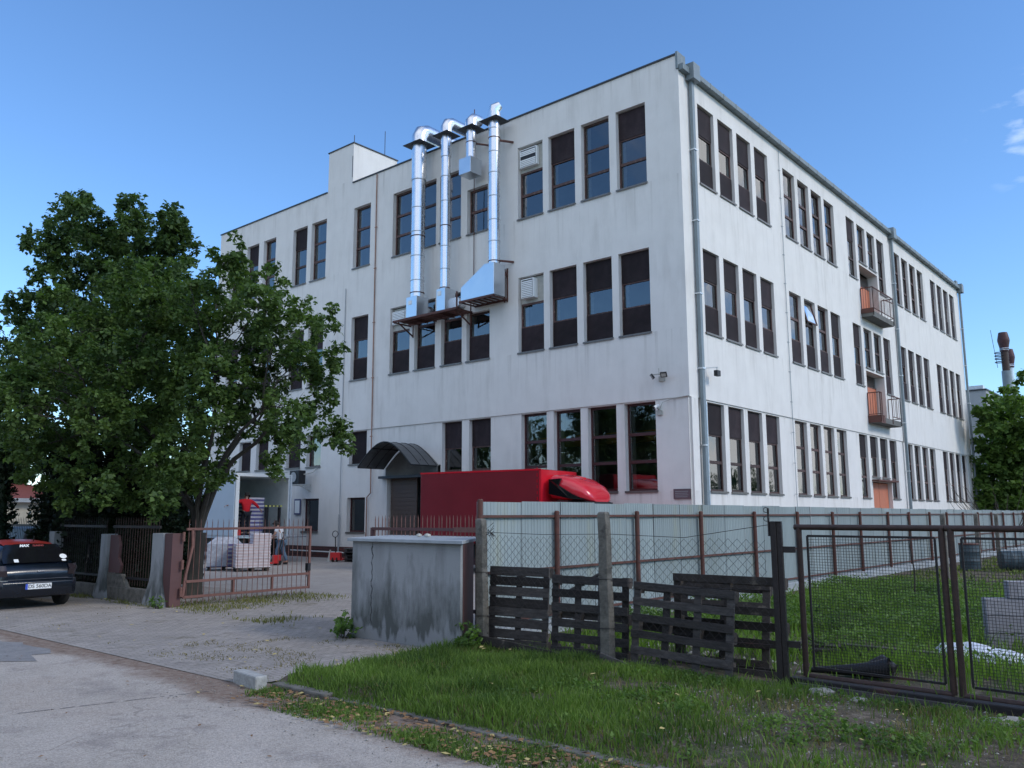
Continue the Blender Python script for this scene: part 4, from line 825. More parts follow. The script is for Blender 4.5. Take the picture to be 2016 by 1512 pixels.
# ------------------------------------------------------------ left boundary fence with flared pillars
def pillar(x, y, wd, h, label, brown=False):
    p = thing('gate_pillar' if brown else 'fence_pillar', label, 'pillar', (x, y, 0)); mb = MB(); secs = []
    for z, s in ((0,1.9),(.12,1.75),(.3,1.45),(.5,1.15),(.75,1.0),(1.3,1.0),(h,1.0)):
        hw = wd/2*s; secs.append([(-hw,-.13*(1+(s-1)*.5),z),(hw,-.13*(1+(s-1)*.5),z),(hw,.13,z),(-hw,.13,z)])
    mb.loft(secs); mb.build('shaft', M['damp'], p, bevel=.01)
    if brown: MB().box(wd/2+.01, wd/2+.34, -.1, .16, 0, h).build('brown_side', M['maroon'], p, bevel=.005)
    return p
pillar(-4.75, -15.5, .5, 1.57, 'mossy plastered gate pillar with a brown side holding the open gate leaf', True)
pillar(-7.5, -15.45, .34, 1.52, 'white flaking fence pillar with a flared foot right of the parked car')
pillar(-10.6, -15.45, .34, 1.55, 'dark plastered fence pillar partly hidden behind the parked car')
def spiked(label, x0, x1, y, dark, zb=.35):
    f = thing('spiked_fence', label, 'fence', (x0, y, 0)); W = x1-x0
    m_ = M['blacksteel'] if dark else M['brown_pipe']
    mb = MB(); mb.bar((0,0,1.70),(W,0,1.70),.04,.06); mb.bar((0,0,.52),(W,0,.52),.04,.05); mb.build('rail', M['blacksteel'], f)
    mb = MB(); x = .05
    while x < W: mb.tube([(x,.03,zb),(x,.03,1.85),(x,.03,1.93)], [.008,.008,.002], 5); x += .125
    mb.build('bars', m_, f); MB().box(0,W,-.1,.12,0,.3).build('base_wall', M['concrete'], f, bevel=.01); return f
spiked('rusty spiked railing between the mossy gate pillar and the white flared pillar', -7.3, -5.0, -15.45, False)
spiked('dark spiked railing just behind the parked car', -10.4, -7.7, -15.45, True); spiked('dark spiked railing running out of the picture at the left', -17.5, -10.8, -15.45, True)
bp_ = thing('broken_panel', 'broken brown-painted concrete panel beside the white flared fence pillar', 'wall panel', (-7.28,-15.52,0))
mb = MB(); V = [(0,.62),(.55,.62),(.62,.8),(.45,.98),(.5,1.25),(.38,1.5),(0,1.5)]; mb.add([(a,0,b) for a,b in V]+[(a,.06,b) for a,b in V], [tuple(range(7))[::-1],tuple(range(7,14))]+[(i,(i+1)%7,7+(i+1)%7,7+i) for i in range(7)]); mb.build('painted_part', M['maroon'], bp_)
mb = MB(); V = [(0,.0),(1.5,.0),(1.3,.12),(.95,.34),(.7,.60),(.0,.60)]; mb.add([(a,-.02,b) for a,b in V]+[(a,.08,b) for a,b in V], [tuple(range(6))[::-1],tuple(range(6,12))]+[(i,(i+1)%6,6+(i+1)%6,6+i) for i in range(6)]); mb.build('bare_part', M['concrete'], bp_)
# ------------------------------------------------------------ red lorry beside the building
th = R(8)
rt = thing('red_box_lorry', 'red box lorry with a sleeper pod on its cab parked close to the short wall', 'lorry', (-3.72, -3.35, 0), th)
L = 4.95; 
mb = MB(); mb.box(-L,0,0,2.5,1.0,3.44); bx = mb.build('box_body', M['truck_side'], rt, bevel=.02)
MB().box(.002,.03,.03,2.47,1.05,3.42).build('front_wall', M['truck_red'], bx)
mb = MB()
for z in np.arange(1.1,3.4,.19): mb.bar((-.1,-.012,z),(-.1,-.012,z+.1),.02)
mb.box(-L,.03,-.012,-.002,3.39,3.45); mb.box(-.025,.035,-.012,.0,1.0,3.44); mb.build('trim', M['truck_red'], bx)
mb = MB(); mb.box(-L+.1,2.2,.3,2.2,.5,.95); mb.build('chassis', M['black'], rt)
def pod(name, secs, m_, par): mb = MB(); mb.loft(secs); return mb.build(name, m_, par, smooth=True)
def psec(x, hw, zb, zt, r=.35, n=18):
    pts = []
    for i in range(n):
        t = 2*math.pi*i/n; cx = math.copysign(abs(math.cos(t))**.55, math.cos(t)); sz = math.copysign(abs(math.sin(t))**.6, math.sin(t)); pts.append((x, 1.25+hw*cx, (zb+zt)/2+(zt-zb)/2*sz))
    return pts
pod('sleeper_pod', [psec(.1,.85,2.5,3.1),psec(.22,1.0,2.42,3.28),psec(.6,1.04,2.4,3.26),psec(1.0,1.0,2.38,3.14),psec(1.35,.92,2.36,2.93),psec(1.55,.78,2.34,2.70),psec(1.62,.58,2.36,2.55)], M['truck_red'], rt)
pod('roof_ridge', [psec(.3,.07,3.2,3.31),psec(1.0,.07,3.05,3.18)], M['truck_red'], rt)
for s in (-1,1):
    mb = MB(); y = 1.25+s*1.03
    V = [(.2,y,2.62),(.2,y,3.1),(.68,y+s*.05,3.12),(.6,y+s*.06,2.9),(1.05,y+s*.03,2.62),(1.48,y-s*.1,2.42),(1.0,y+s*.04,2.46)]
    mb.add(V + [(a,b-s*.1,c) for a,b,c in V], [tuple(range(7)), tuple(range(7,14))[::-1]] + [(i,(i+1)%7,7+(i+1)%7,7+i) for i in range(7)]); mb.build('pod_side_window', M['glass_black'], rt)
pod('visor', [psec(.9,1.03,2.33,2.42),psec(1.45,.93,2.30,2.40),psec(1.68,.7,2.30,2.36)], M['black'], rt)
cb = []
for x, zt, hw in ((.25,2.33,.98),(1.1,2.33,.98),(1.5,2.28,.93),(2.1,1.75,.92),(2.8,1.35,.9),(3.15,1.15,.85),(3.25,.8,.82)): cb.append([(x,1.25-hw,.5),(x,1.25-hw,zt-.25),(x,1.25-hw+.12,zt),(x,1.25+hw-.12,zt),(x,1.25+hw,zt-.25),(x,1.25+hw,.5)])
pod('cab', cb, M['truck_red'], rt)
mb = MB(); mb.add([(1.57,.45,2.22),(1.57,2.05,2.22),(2.15,2.1,1.72),(2.15,.4,1.72)], [(0,1,2,3)]); o = mb.build('windscreen', M['glass_black'], rt); o.location = (.03,0,.03)
def wheel(par, c, r=.38, w_=.24, hub='chrome', ax='Y'):
    Mx = Matrix.Rotation(R(90), 3, 'X') if ax == 'Y' else Matrix.Rotation(R(90), 3, 'Y')
    mb = MB(); mb.lathe([(r*.6,-w_/2),(r*.93,-w_/2),(r,-w_*.35),(r,w_*.35),(r*.93,w_/2),(r*.6,w_/2)], c, 24, Mx); o = mb.build('wheel', M['rubber'], par, smooth=True)
    mb = MB(); mb.lathe([(r*.15,-w_*.53),(r*.6,-w_*.42),(r*.6,w_*.42),(r*.15,w_*.53)], c, 16, Mx); mb.build('rim', M[hub], o, smooth=True)
for x in (-3.6, 2.4):
    for y in (.3, 2.2): wheel(rt, (x,y,.38))
# ------------------------------------------------------------ white box lorry, open at the back
wt = thing('white_box_lorry', 'white box lorry with its rear doors open being loaded beside the wall', 'lorry', (-18.8, -5.15, 0))
L = 6.6; z0, z1, W = 1.12, 3.72, 2.75
mb = MB(); mb.box(-L,-.0,0,.05,z0,z1); mb.box(-L,0,W-.05,W,z0,z1); mb.box(-L,0,.05,W-.05,z1-.06,z1); mb.box(-L,0,.05,W-.05,z0-.12,z0); mb.box(-L,-L+.05,.05,W-.05,z0,z1-.06)
mb.build('box_body', M['bodywhite'], wt)
mb = MB(); mb.box(-L+.06,-.05,.052,.07,z0,z1-.07); mb.box(-L+.06,-.05,W-.07,W-.052,z0,z1-.07); mb.box(-L+.06,-L+.08,.07,W-.07,z0,z1-.07); mb.box(-L+.06,-.05,.07,W-.07,z1-.09,z1-.07); mb.build('lining', M['inside_truck'], wt)
mb = MB(); mb.box(.002,.07,-.02,.14,z0-.2,z1+.03); mb.box(.002,.07,W-.16,W+.02,z0-.2,z1+.03); mb.box(.002,.07,.14,W-.16,z1-.10,z1+.03); mb.build('door_frame', M['white'], wt, bevel=.01)
MB().box(-.9,.0,-.07,-.025,z0,z1).build('rear_door', M['bodywhite'], wt); MB().box(-.9,0,W+.025,W+.07,z0,z1).build('rear_door', M['bodywhite'], wt)
MB().bar((.09,W-.1,z0),(.09,W-.1,z1),.03).build('locking_rod', M['galv'], wt)
mb = MB(); mb.box(-L,.3,.4,W-.4,.55,.95); mb.box(-1.6,-.9,.05,.5,.35,.95); mb.build('chassis', M['black'], wt)
mb = MB(); mb.box(.08,1.5,.15,W-.15,z0-.1,z0-.04); mb.build('tail_lift', M['galv'], wt)
mb = MB(); mb.box(-L-1.9,-L-.1,.12,W-.12,.5,2.6); mb.build('cab', M['bodywhite'], wt, bevel=.12)
for x in (-1.4, -L-.9):
    for y in (.25, W-.25): wheel(wt, (x,y,.45), .45, .28, 'rubber')
# things inside the lorry
def box_stack(name, label, cat, x, y, z, wx, wy, hh, rows, rz=0, m1=None, m2=None, cols=3):
    t = thing(name, label, cat, (x,y,z), rz); mb = MB(); dz = hh/rows
    for i in range(rows):
        o1, o2 = rng.uniform(-.012,.012,2)
        mb.mat(i % 2); mb.box(-wx/2+o1, wx/2+o1, -wy/2+o2, wy/2+o2, i*dz+.003, (i+1)*dz-.006)
    mb.build('cartons', [m1 or M['white'], m2 or m1 or M['white']], t, bevel=.002); return t
purple = mat('printed_carton', (.14,.13,.30), .6, var=.5, scale=16); ctn = mat('white_carton', (.70,.64,.66), .7, var=.12, scale=9); ctn2 = mat('pink_carton', (.62,.50,.50), .7, var=.2, scale=9)
box_stack('carton_stack', 'tall purple and white carton stack inside the white lorry behind the man in red', 'carton stack', -19.6, -3.85, z0, .8, .75, 1.62, 20, 0, purple, ctn)
gl_ = thing('green_rack', 'green panel load leaning inside the white lorry at its left wall', 'load', (-20.0,-4.75,z0)); MB().box(-.4,.4,-.28,.25,0,1.5).build('panel', mat('green_plastic', (.03,.12,.07), .6), gl_); MB().box(-.1,.42,-.32,-.28,0,1.7).build('edge', M['door_brown'], gl_)
tag(MB().box(-19.15,-18.85,-5.02,-4.78,z0,z0+.24).build('red_crate', M['jackred'], None, bevel=.02), 'red crate on the edge of the lorry floor at the left', 'crate')
fk = thing('stacker_frame', 'dark lifting frame with a striped yellow and black bar inside the white lorry', 'stacker', (-18.95,-3.2,z0))
mb = MB(); mb.bar((0,-.3,0),(0,-.3,1.2),.12); mb.bar((0,.35,0),(0,.35,1.2),.1); mb.box(-.2,.1,-.3,.4,.0,.35); mb.build('mast', M['black'], fk)
for i in range(9): MB().box(-.02,.05,-.4+i*.095,-.4+i*.095+.093,1.22,1.28).build('stripe', [M['black'], mat('warning_yellow', (.75,.72,.18), .5) if i == 0 else bpy.data.materials['warning_yellow']][1 if i % 2 == 0 else 0], fk)
# goods on the yard
def low_pallet(x, y, rz, label):
    t = thing('wooden_pallet', label, 'pallet', (x,y,0), rz, 'pallets under the goods in the yard'); 
    for i in range(5): MB().box(-.6,.6,-.4+i*.175,-.4+i*.175+.1,.115,.14).build('board', M['wood'], t)
    for a in (-.5,0,.5):
        for b in (-.34,0,.34): MB().box(a-.06,a+.06,b-.05,b+.05,.0,.11).build('block', M['wood_l'], t)
    return t
c1 = fr2(*( -9.25, 29.75))
gx, gy = c1[0]-.62+.5-.25, c1[1]+.42+.3-.2
low_pallet(gx-.3, gy+.15, R(66), 'pallet under the right stack of pink-white cartons by the gate')
box_stack('carton_stack', 'wrapped stack of pink-white cartons standing on the right pallet in the yard', 'carton stack', gx-.3, gy+.15, .142, 1.18, .8, .82, 16, R(66), ctn, ctn2)
box_stack('carton_stack', 'smaller white carton layer piled on top of the right carton stack', 'carton stack', gx-.2, gy+.42, .965, .62, .78, .36, 7, R(66), ctn, ctn2)
low_pallet(gx-1.6, gy-.15, R(60), 'pallet under the left purple shrink-wrapped load')
wl_ = box_stack('wrapped_load', 'left yard load of purple printed packs under clear shrink-wrap', 'pallet load', gx-1.6, gy-.15, .142, 1.15, .85, .8, 11, R(60), purple, M['wrap'])
mb = MB(); mb.loft([[(-.6,-.44,.8),(.6,-.44,.8),(.6,.44,.8),(-.6,.44,.8)],[(-.3,-.3,1.05),(.35,-.3,1.05),(.35,.3,1.05),(-.3,.3,1.05)]]); mb.box(-.6,-.585,-.44,.44,.02,.8); mb.box(-.6,.1,-.445,-.43,.02,.8); mb.build('shrink_wrap', M['wrap'], wl_)
def pallet_jack(label, x, y, rz, lean=10):
    j = thing('pallet_jack', label, 'pallet jack', (x,y,0), rz, 'red hand pallet trucks')
    mb = MB(); mb.box(-1.1,0,-.27,-.12,.06,.12); mb.box(-1.1,0,.12,.27,.06,.12); mb.box(-.05,.18,-.22,.22,.08,.4); mb.build('forks', M['jackred'], j, bevel=.01)
    MB().tube([(.1,0,.35),(.16+lean*.01,0,1.05)], .022, 8).build('handle_bar', M['black'], j)
    pts = [(.17+lean*.01+.0*t, .13*math.sin(t), 1.17+.13*math.cos(t)) for t in np.linspace(0, 2*math.pi, 15)]
    MB().tube(pts, .016, 6).build('handle_loop', M['black'], j)
    for q in (-.09,.09): wheel(j, (.14,q,.1), .1, .05, 'rubber')
    return j
jx, jy = fr2(-9.45, 34.2)
pallet_jack('red pallet jack held by the man in the white T-shirt', jx, jy, R(40))
pallet_jack('red pallet jack parked by the wall with its black loop handle upright', -15.9, -2.0, R(-60), 2)
for i, (dx, lb) in enumerate(((0,'lowest'),(.04,'second'),(-.03,'third'),(.03,'topmost'))):
    p = thing('wooden_pallet', f'{lb} of the old pallets stacked by the wall behind the second pallet jack', 'pallet', (-15.0+dx,-1.45,.145*i), R(4*i), 'pallets stacked by the building wall')
    for k in range(5): MB().box(-.6,.6,-.4+k*.175,-.4+k*.175+.1,.115,.14).build('board', M['wood'], p)
    for a in (-.5,0,.5): MB().box(a-.06,a+.06,-.38,.38,.0,.11).build('block', M['wood'], p)
tag(MB().lathe([(.16,0),(.16,.02),(.12,.03),(.03,.5),(.02,.5)], (-16.2,-2.1,0), 14).build('traffic_cone', M['inner'], None, smooth=True), 'pale cone beside the parked red pallet jack', 'cone')
tag(MB().bar((-21.9,-.12,.3),(-16.5,-.12,.27),.03,.05).build('white_bar', M['white'], None), 'thin white bar fixed low along the brick plinth', 'rail')
# ------------------------------------------------------------ people
def person(name, label, loc, rz, pose, clothes, ht=1.75):
    # pose: dict of joints in metres (x right, y forward, z up), figure faces +y
    def skin_mesh(nm, pts, edges, rad, m, parent, sub=2, root=0):
        me = bpy.data.meshes.new(nm); me.from_pydata([tuple(p) for p in pts], edges, []); me.materials.append(m)
        o = bpy.data.objects.new(nm, me); COL.objects.link(o); o.parent = parent
        bm = bmesh.new(); bm.from_mesh(me); ly = bm.verts.layers.skin.verify(); bm.verts.ensure_lookup_table()
        for i, v in enumerate(bm.verts):
            r = rad[i]; v[ly].radius = r if isinstance(r, tuple) else (r, r); v[ly].use_root = (i == root)
        bm.to_mesh(me); bm.free()
        s = o.modifiers.new('skin', 'SKIN'); s.use_smooth_shade = True
        q = o.modifiers.new('sub', 'SUBSURF'); q.levels = sub; q.render_levels = sub; return o
    J = {k: Vector(v) for k, v in pose.items()}
    t = thing(name, label, 'person', loc, rz)
    pts, ed, rd, ix = [], [], [], {}
    def a(n, p, r, par=None):
        ix[n] = len(pts); pts.append(Vector(p)); rd.append(r)
        if par: ed.append((ix[par], ix[n]))
    a('pelvis', J['pelvis'], (.15,.11)); a('waist', J['pelvis'].lerp(J['chest'], .45), (.135,.10), 'pelvis'); a('chest', J['chest'], (.165,.115), 'waist'); a('neckb', J['chest'].lerp(J['neck'], .75), (.09,.075), 'chest')
    a('neck', J['neck'], .055, 'neckb'); a('jaw', J['neck'].lerp(J['head'], .55)+Vector((0,.015,0)), .075, 'neck'); a('head', J['head'], (.082,.095), 'jaw'); a('crown', J['head']+(J['head']-J['neck']).normalized()*.075, .062, 'head')
    a('nose', J['head']+Vector((0,.098,-.035)), .014, 'head')
    for s in 'LR':
        sg = -1 if s == 'L' else 1
        a('ear'+s, J['head']+Vector((sg*.088,-.005,-.01)), .018, 'head')
        a('sh'+s, J['sh'+s], .062, 'chest'); a('el'+s, J['el'+s], .042, 'sh'+s); a('wr'+s, J['wr'+s], .027, 'el'+s)
        d = (J['wr'+s]-J['el'+s]).normalized(); sd_ = d.cross(Vector((0,0,1)));  sd_ = sd_.normalized() if sd_.length > .1 else Vector((1,0,0)); dn = sd_.cross(d)*-1
        palm = J['wr'+s] + d*.07; a('pa'+s, palm, (.036,.02), 'wr'+s)
        for f, (off, ln) in enumerate(((-.03,.062),(-.011,.075),(.009,.07),(.027,.055))):
            b0 = palm + d*.035 + sd_*off; a(f'f{s}{f}a', b0, .0095, 'pa'+s); a(f'f{s}{f}b', b0 + d*ln*.55 + dn*.012, .0085, f'f{s}{f}a'); a(f'f{s}{f}c', b0 + d*ln*.8 + dn*.045, .007, f'f{s}{f}b')
        a(f'th{s}a', palm - sd_*.045*sg*-1, .011, 'pa'+s); a(f'th{s}b', palm - sd_*.06*sg*-1 + d*.035, .009, f'th{s}a')
        a('hip'+s, J['hip'+s], .095, 'pelvis'); a('kn'+s, J['kn'+s], .062, 'hip'+s); a('an'+s, J['an'+s], .042, 'kn'+s); a('to'+s, J['an'+s]+Vector((0,.16,-.05)), (.045,.03), 'an'+s)
    body = skin_mesh('body', pts, ed, rd, M['skin'], t)
    # shirt, trousers, shoes, hair over the body
    P2 = [J['pelvis']+Vector((0,0,-.04)), J['pelvis'].lerp(J['chest'],.45), J['chest'], J['chest'].lerp(J['neck'],.7)]; E2 = [(0,1),(1,2),(2,3)]; R2 = [(.175,.135),(.16,.125),(.185,.135),(.10,.085)]
    for s in 'LR':
        i = len(P2); P2 += [J['sh'+s], J['sh'+s].lerp(J['el'+s], clothes['sleeve'])]; E2 += [(2,i),(i,i+1)]; R2 += [.082,.066]
        if clothes['sleeve'] >= .99: P2.append(J['el'+s].lerp(J['wr'+s], .7)); E2.append((i+1,i+2)); R2.append(.046)
    skin_mesh('shirt', P2, E2, R2, M[clothes['shirt']], t, root=0)
    P3 = [J['pelvis']]; E3 = []; R3 = [(.165,.125)]
    for s in 'LR':
        i = len(P3); P3 += [J['hip'+s], J['kn'+s], J['an'+s]+Vector((0,0,.02))]; E3 += [(0,i),(i,i+1),(i+1,i+2)]; R3 += [.108,.078,.066]
    skin_mesh('trousers', P3, E3, R3, M[clothes['legs']], t)
    for s in 'LR': skin_mesh('shoe', [J['an'+s]+Vector((0,-.04,-.05)), J['an'+s]+Vector((0,.06,-.055)), J['an'+s]+Vector((0,.18,-.062))], [(0,1),(1,2)], [.05,.052,.038], M['rubber'], t)
    up = (J['head']-J['neck']).normalized()
    skin_mesh('hair', [J['head']+Vector((0,-.02,0))+up*.01, J['head']+up*.06+Vector((0,-.01,0)), J['head']+Vector((0,-.05,-.02))], [(0,1),(0,2)], [(.095,.1),.075,.07], M['hair'], t)
    for sg in (-1,1): 
        e = MB(); e.lathe([(.001,-.009),(.008,-.006),(.011,0),(.008,.006),(.001,.009)], J['head']+Vector((sg*.03,.088,0)), 8); e.build('eye', M['black'], t)
    t.scale = (1.05,)*3; return t
px_, py_ = -19.05, -4.3
person('person', 'man in a loose red shirt with arms spread on the white lorry floor', (-18.93,-4.52,z0), R(80),
  dict(pelvis=(0,0,.93),chest=(0,.03,1.27),neck=(0,.03,1.46),head=(.02,.07,1.60),shL=(-.2,.02,1.40),shR=(.2,.02,1.40),elL=(-.46,.08,1.30),elR=(.42,-.02,1.22),wrL=(-.70,.16,1.22),wrR=(.60,.04,1.05),hipL=(-.1,0,.88),hipR=(.1,0,.88),knL=(-.13,.03,.48),knR=(.12,.03,.48),anL=(-.15,-.02,.09),anR=(.14,0,.09)),
  dict(sleeve=1.0, shirt='shirt_red', legs='trousers'))
hx, hy = fr2(-9.28, 34.4)
person('person', 'man in a white T-shirt and blue jeans pulling a pallet jack across the yard', (hx,hy,0), R(125),
  dict(pelvis=(0,0,.90),chest=(.0,.10,1.24),neck=(0,.16,1.42),head=(0,.24,1.53),shL=(-.2,.1,1.37),shR=(.2,.1,1.37),elL=(-.27,.2,1.12),elR=(.27,.2,1.12),wrL=(-.2,.42,1.02),wrR=(.16,.42,1.0),hipL=(-.1,0,.85),hipR=(.1,0,.85),knL=(-.12,.12,.47),knR=(.12,-.05,.48),anL=(-.13,.06,.09),anR=(.13,-.2,.12)),
  dict(sleeve=.55, shirt='shirt_white', legs='jeans'))
# ------------------------------------------------------------ parked hatchback (points to -X, rear towards the camera)
car = thing('parked_car', 'dark navy hatchback with a red roof parked along the spiked railing', 'car', (-6.2, -17.5, 0), 0)
# local: rear at x=0, front at x=-3.8, y from -.83 to .83
def csec(x, hw, zb, zw, hr, zr):    # lower body to waist, then greenhouse up to roof
    return [(x,-hw*.93,zb),(x,-hw,zb+.12),(x,-hw*1.0,(zb+zw)*.55),(x,-hw*.965,zw),(x,-hr,zr-.06 if zr-zw > .1 else zw+.004),(x,-hr*.7,zr),(x,hr*.7,zr),(x,hr,zr-.06 if zr-zw > .1 else zw+.004),(x,hw*.965,zw),(x,hw*1.0,(zb+zw)*.55),(x,hw,zb+.12),(x,hw*.93,zb)]
def shape(secs, name, m_, sub=1, parent=car): 
    mb = MB(); mb.loft(secs); o = mb.build(name, m_, parent, smooth=True)
    if sub: q = o.modifiers.new('s','SUBSURF'); q.levels = sub; q.render_levels = sub
    return o
body = shape([csec(.0,.70,.32,.72,.5,.74),csec(-.02,.77,.26,.80,.6,.82),csec(-.12,.82,.22,.93,.70,.95),csec(-.28,.835,.2,.98,.68,1.06),csec(-.55,.84,.2,.97,.62,1.33),csec(-.8,.845,.2,.96,.60,1.385),csec(-1.5,.85,.2,.95,.61,1.42),csec(-2.0,.85,.2,.94,.59,1.39),csec(-2.6,.845,.2,.93,.62,1.02),csec(-2.9,.84,.2,.88,.66,.93),csec(-3.5,.79,.22,.78,.62,.82),csec(-3.75,.68,.28,.6,.5,.64)], 'body', M['navy'], 2)
mb = MB(); V = [(-.60,-.60,1.385),(-.60,.60,1.385),(-.56,.5,1.372),(-.56,-.5,1.372),(-1.5,-.56,1.432),(-1.5,.56,1.432),(-2.0,-.52,1.405),(-2.0,.52,1.405)]
R_ = [];
for x, z, h in ((-.62,1.348,.5),(-.80,1.392,.52),(-1.1,1.412,.54),(-1.5,1.425,.55),(-2.02,1.39,.5)): R_.append([(x,-h,z-.035),(x,-h*.6,z+.002),(x,0,z+.012),(x,h*.6,z+.002),(x,h,z-.035)])
mb.loft(R_, closed=False, caps=False); mb.build('roof', M['carred'], car, smooth=True, fix=True)
MB().tube([(-.75,.12,1.40),(-.70,.12,1.52)], .008, 6).build('aerial', M['black'], car)
mb = MB(); G = []
for k, (x, z, h) in enumerate(((-.135,.965,.66),(-.25,1.06,.66),(-.40,1.20,.61),(-.56,1.34,.53))): G.append([(x+.012,-h,z),(x+.032,-h*.5,z+.005),(x+.038,0,z+.006),(x+.032,h*.5,z+.005),(x+.012,h,z)])
mb.loft(G, closed=False, caps=False); rw = mb.build('rear_window', M['glass_black'], car, smooth=True)
for s in (-1,1):
    mb = MB(); mb.add([(-.72,s*.80,.98),(-2.45,s*.80,.97),(-2.0,s*.655,1.32),(-.85,s*.655,1.31)], [(0,1,2,3)]); mb.build('side_window', M['glass_black'], car)
    mb = MB(); mb.loft([[(.0,s*.60,.70),(.0,s*.74,.70),(-.10,s*.81,.72),(-.22,s*.845,.74)],[(.02,s*.62,.82),(.01,s*.76,.82),(-.08,s*.83,.83),(-.22,s*.85,.85)],[(-.07,s*.62,.92),(-.08,s*.76,.92),(-.14,s*.82,.92),(-.26,s*.84,.93)]], closed=False, caps=False); mb.build('tail_lamp', M['lens'], car, smooth=True)
    MB().bar((.045,s*.60,.615),(.0,s*.79,.615),.012,.012).build('bumper_strip', M['chrome'], car)
    MB().tube([(-2.35,s*.86,.98),(-2.32,s*.98,1.0)], [.05,.07], 8).build('mirror', M['navy'], car, smooth=True)
    for x in (-.62,-3.05): 
        wheel(car, (x,s*.74,.29), .29, .19)
mb = MB(); mb.loft([[(.02,-.74,.26),(.02,.74,.26)],[(.06,-.78,.36),(.06,.78,.36)],[(.06,-.78,.55),(.06,.78,.55)],[(.0,-.78,.62),(.0,.78,.62)]], closed=False, caps=False); 
secs = [[(x,y,z) for x, z in ((-.12,.24),(.03,.27),(.065,.38),(.065,.56),(.02,.62),(-.12,.63))] for y in (-.8,-.7,.7,.8)]
for i in (0,3): secs[i] = [(x-.09,y,z) for x,y,z in secs[i]]
mb = MB(); mb.loft(secs); mb.build('rear_bumper', M['navy'], car, smooth=True, bevel=.01)
MB().bar((.045,-.60,.63),(.045,.60,.63),.014,.014).build('chrome_strip', M['chrome'], car)
pl = MB().box(.068,.074,-.26,.26,.42,.535).build('number_plate', M['white'], car, bevel=.003)
MB().box(.0745,.0755,-.26,-.215,.42,.535).build('blue_band', mat('plate_blue', (.03,.08,.5), .5), pl)
def text(s, size, M4, m_, name, parent, ext=.001, bold=0, shear=0, sx=1):
    cu = bpy.data.curves.new(name, 'FONT'); cu.body = s; cu.size = size; cu.extrude = ext; cu.align_x = 'CENTER'; cu.align_y = 'CENTER'; cu.offset = bold; cu.shear = shear
    to = bpy.data.objects.new(name, cu); COL.objects.link(to); bpy.context.view_layer.update()
    me = bpy.data.meshes.new_from_object(to.evaluated_get(bpy.context.evaluated_depsgraph_get())); bpy.data.objects.remove(to)
    me.materials.clear(); me.materials.append(m_); o = bpy.data.objects.new(name, me); COL.objects.link(o); o.parent = parent; o.matrix_local = M4 @ Matrix.Diagonal((sx,1,1,1)); return o
Rx = Matrix(((0,0,1,0),(1,0,0,0),(0,1,0,0),(0,0,0,1)))     # text lying in YZ, readable from +X
text('DS 560DA', .105, Matrix.Translation((.0765,.022,.478)) @ Rx, M['black'], 'plate_lettering', pl, .0006, .001)
tilt = Matrix.Rotation(R(-38), 4, 'Y')
text('MAX', .085, Matrix.Translation((-.475,-.16,1.315)) @ tilt @ Rx, M['white'], 'window_lettering', car, .001, .005, .25)
text('TUNING', .06, Matrix.Translation((-.475,.12,1.315)) @ tilt @ Rx, mat('red_letters', (.35,.06,.06), .5), 'window_lettering', car, .001, .001, .25)
mb = MB(); mb.add([(-.475,-.16,1.27),(-.50,.28,1.29),(-.47,.05,1.252)], [(0,1,2)]); o = mb.build('window_swoosh', M['white'], car); o.location = (.02,0,.004)
def decal(y, z, ry, rz_, name):
    x = -.135 - (z-.965)*1.08 + .055; mb = MB(); mb.add([(x - math.sin(t)*rz_*.8, y+ry*math.cos(t), z+math.sin(t)*rz_*.7) for t in np.linspace(0, 6.283, 18, endpoint=False)], [tuple(range(18))]); mb.build(name, M['white'], car)
decal(.56,1.08,.075,.07,'round_sticker'); decal(.55,1.0,.05,.03,'small_sticker')
mb = MB(); x = -.135-.03*1.08+.05; mb.add([(x,-.45,.985),(x,-.36,.985),(x-.06,-.36,1.045),(x-.06,-.45,1.045)], [(0,1,2,3)]); mb.build('square_sticker', M['white'], car)
mb = MB(); mb.bar((.005,-.02,.78),(.005,.12,.78),.02,.02); mb.build('hatch_handle', M['chrome'], car, bevel=.004)
MB().bar((.0,.62,.80),(-.01,.76,.80),.008,.01).build('model_badge', M['chrome'], car)
tag(MB().tube([(-9.6,-15.1,.1),(-9.4,-15.1,1.2)], .02, 6).build('stick', M['wood_l'], None), 'thin stick leaning behind the railing by the parked car', 'stick')
bx2 = thing('dark_van', 'dark vehicle top seen behind the railing past the parked car', 'vehicle', (-16.8,-13.2,0)); mb = MB(); mb.loft([[(-.0,-.9,.4),(-.0,.9,.4),(-.0,.9,1.0),(-.1,.7,1.55),(-.1,-.7,1.55),(-.0,-.9,1.0)],[(-3.5,-.9,.4),(-3.5,.9,.4),(-3.5,.9,1.0),(-3.0,.7,1.6),(-3.0,-.7,1.6),(-3.5,-.9,1.0)]]); mb.build('body', M['black'], bx2, bevel=.05)
for x in (-.6,-2.9):
    for y in (-.75,.75): wheel(bx2, (x,y,.32), .32, .2)
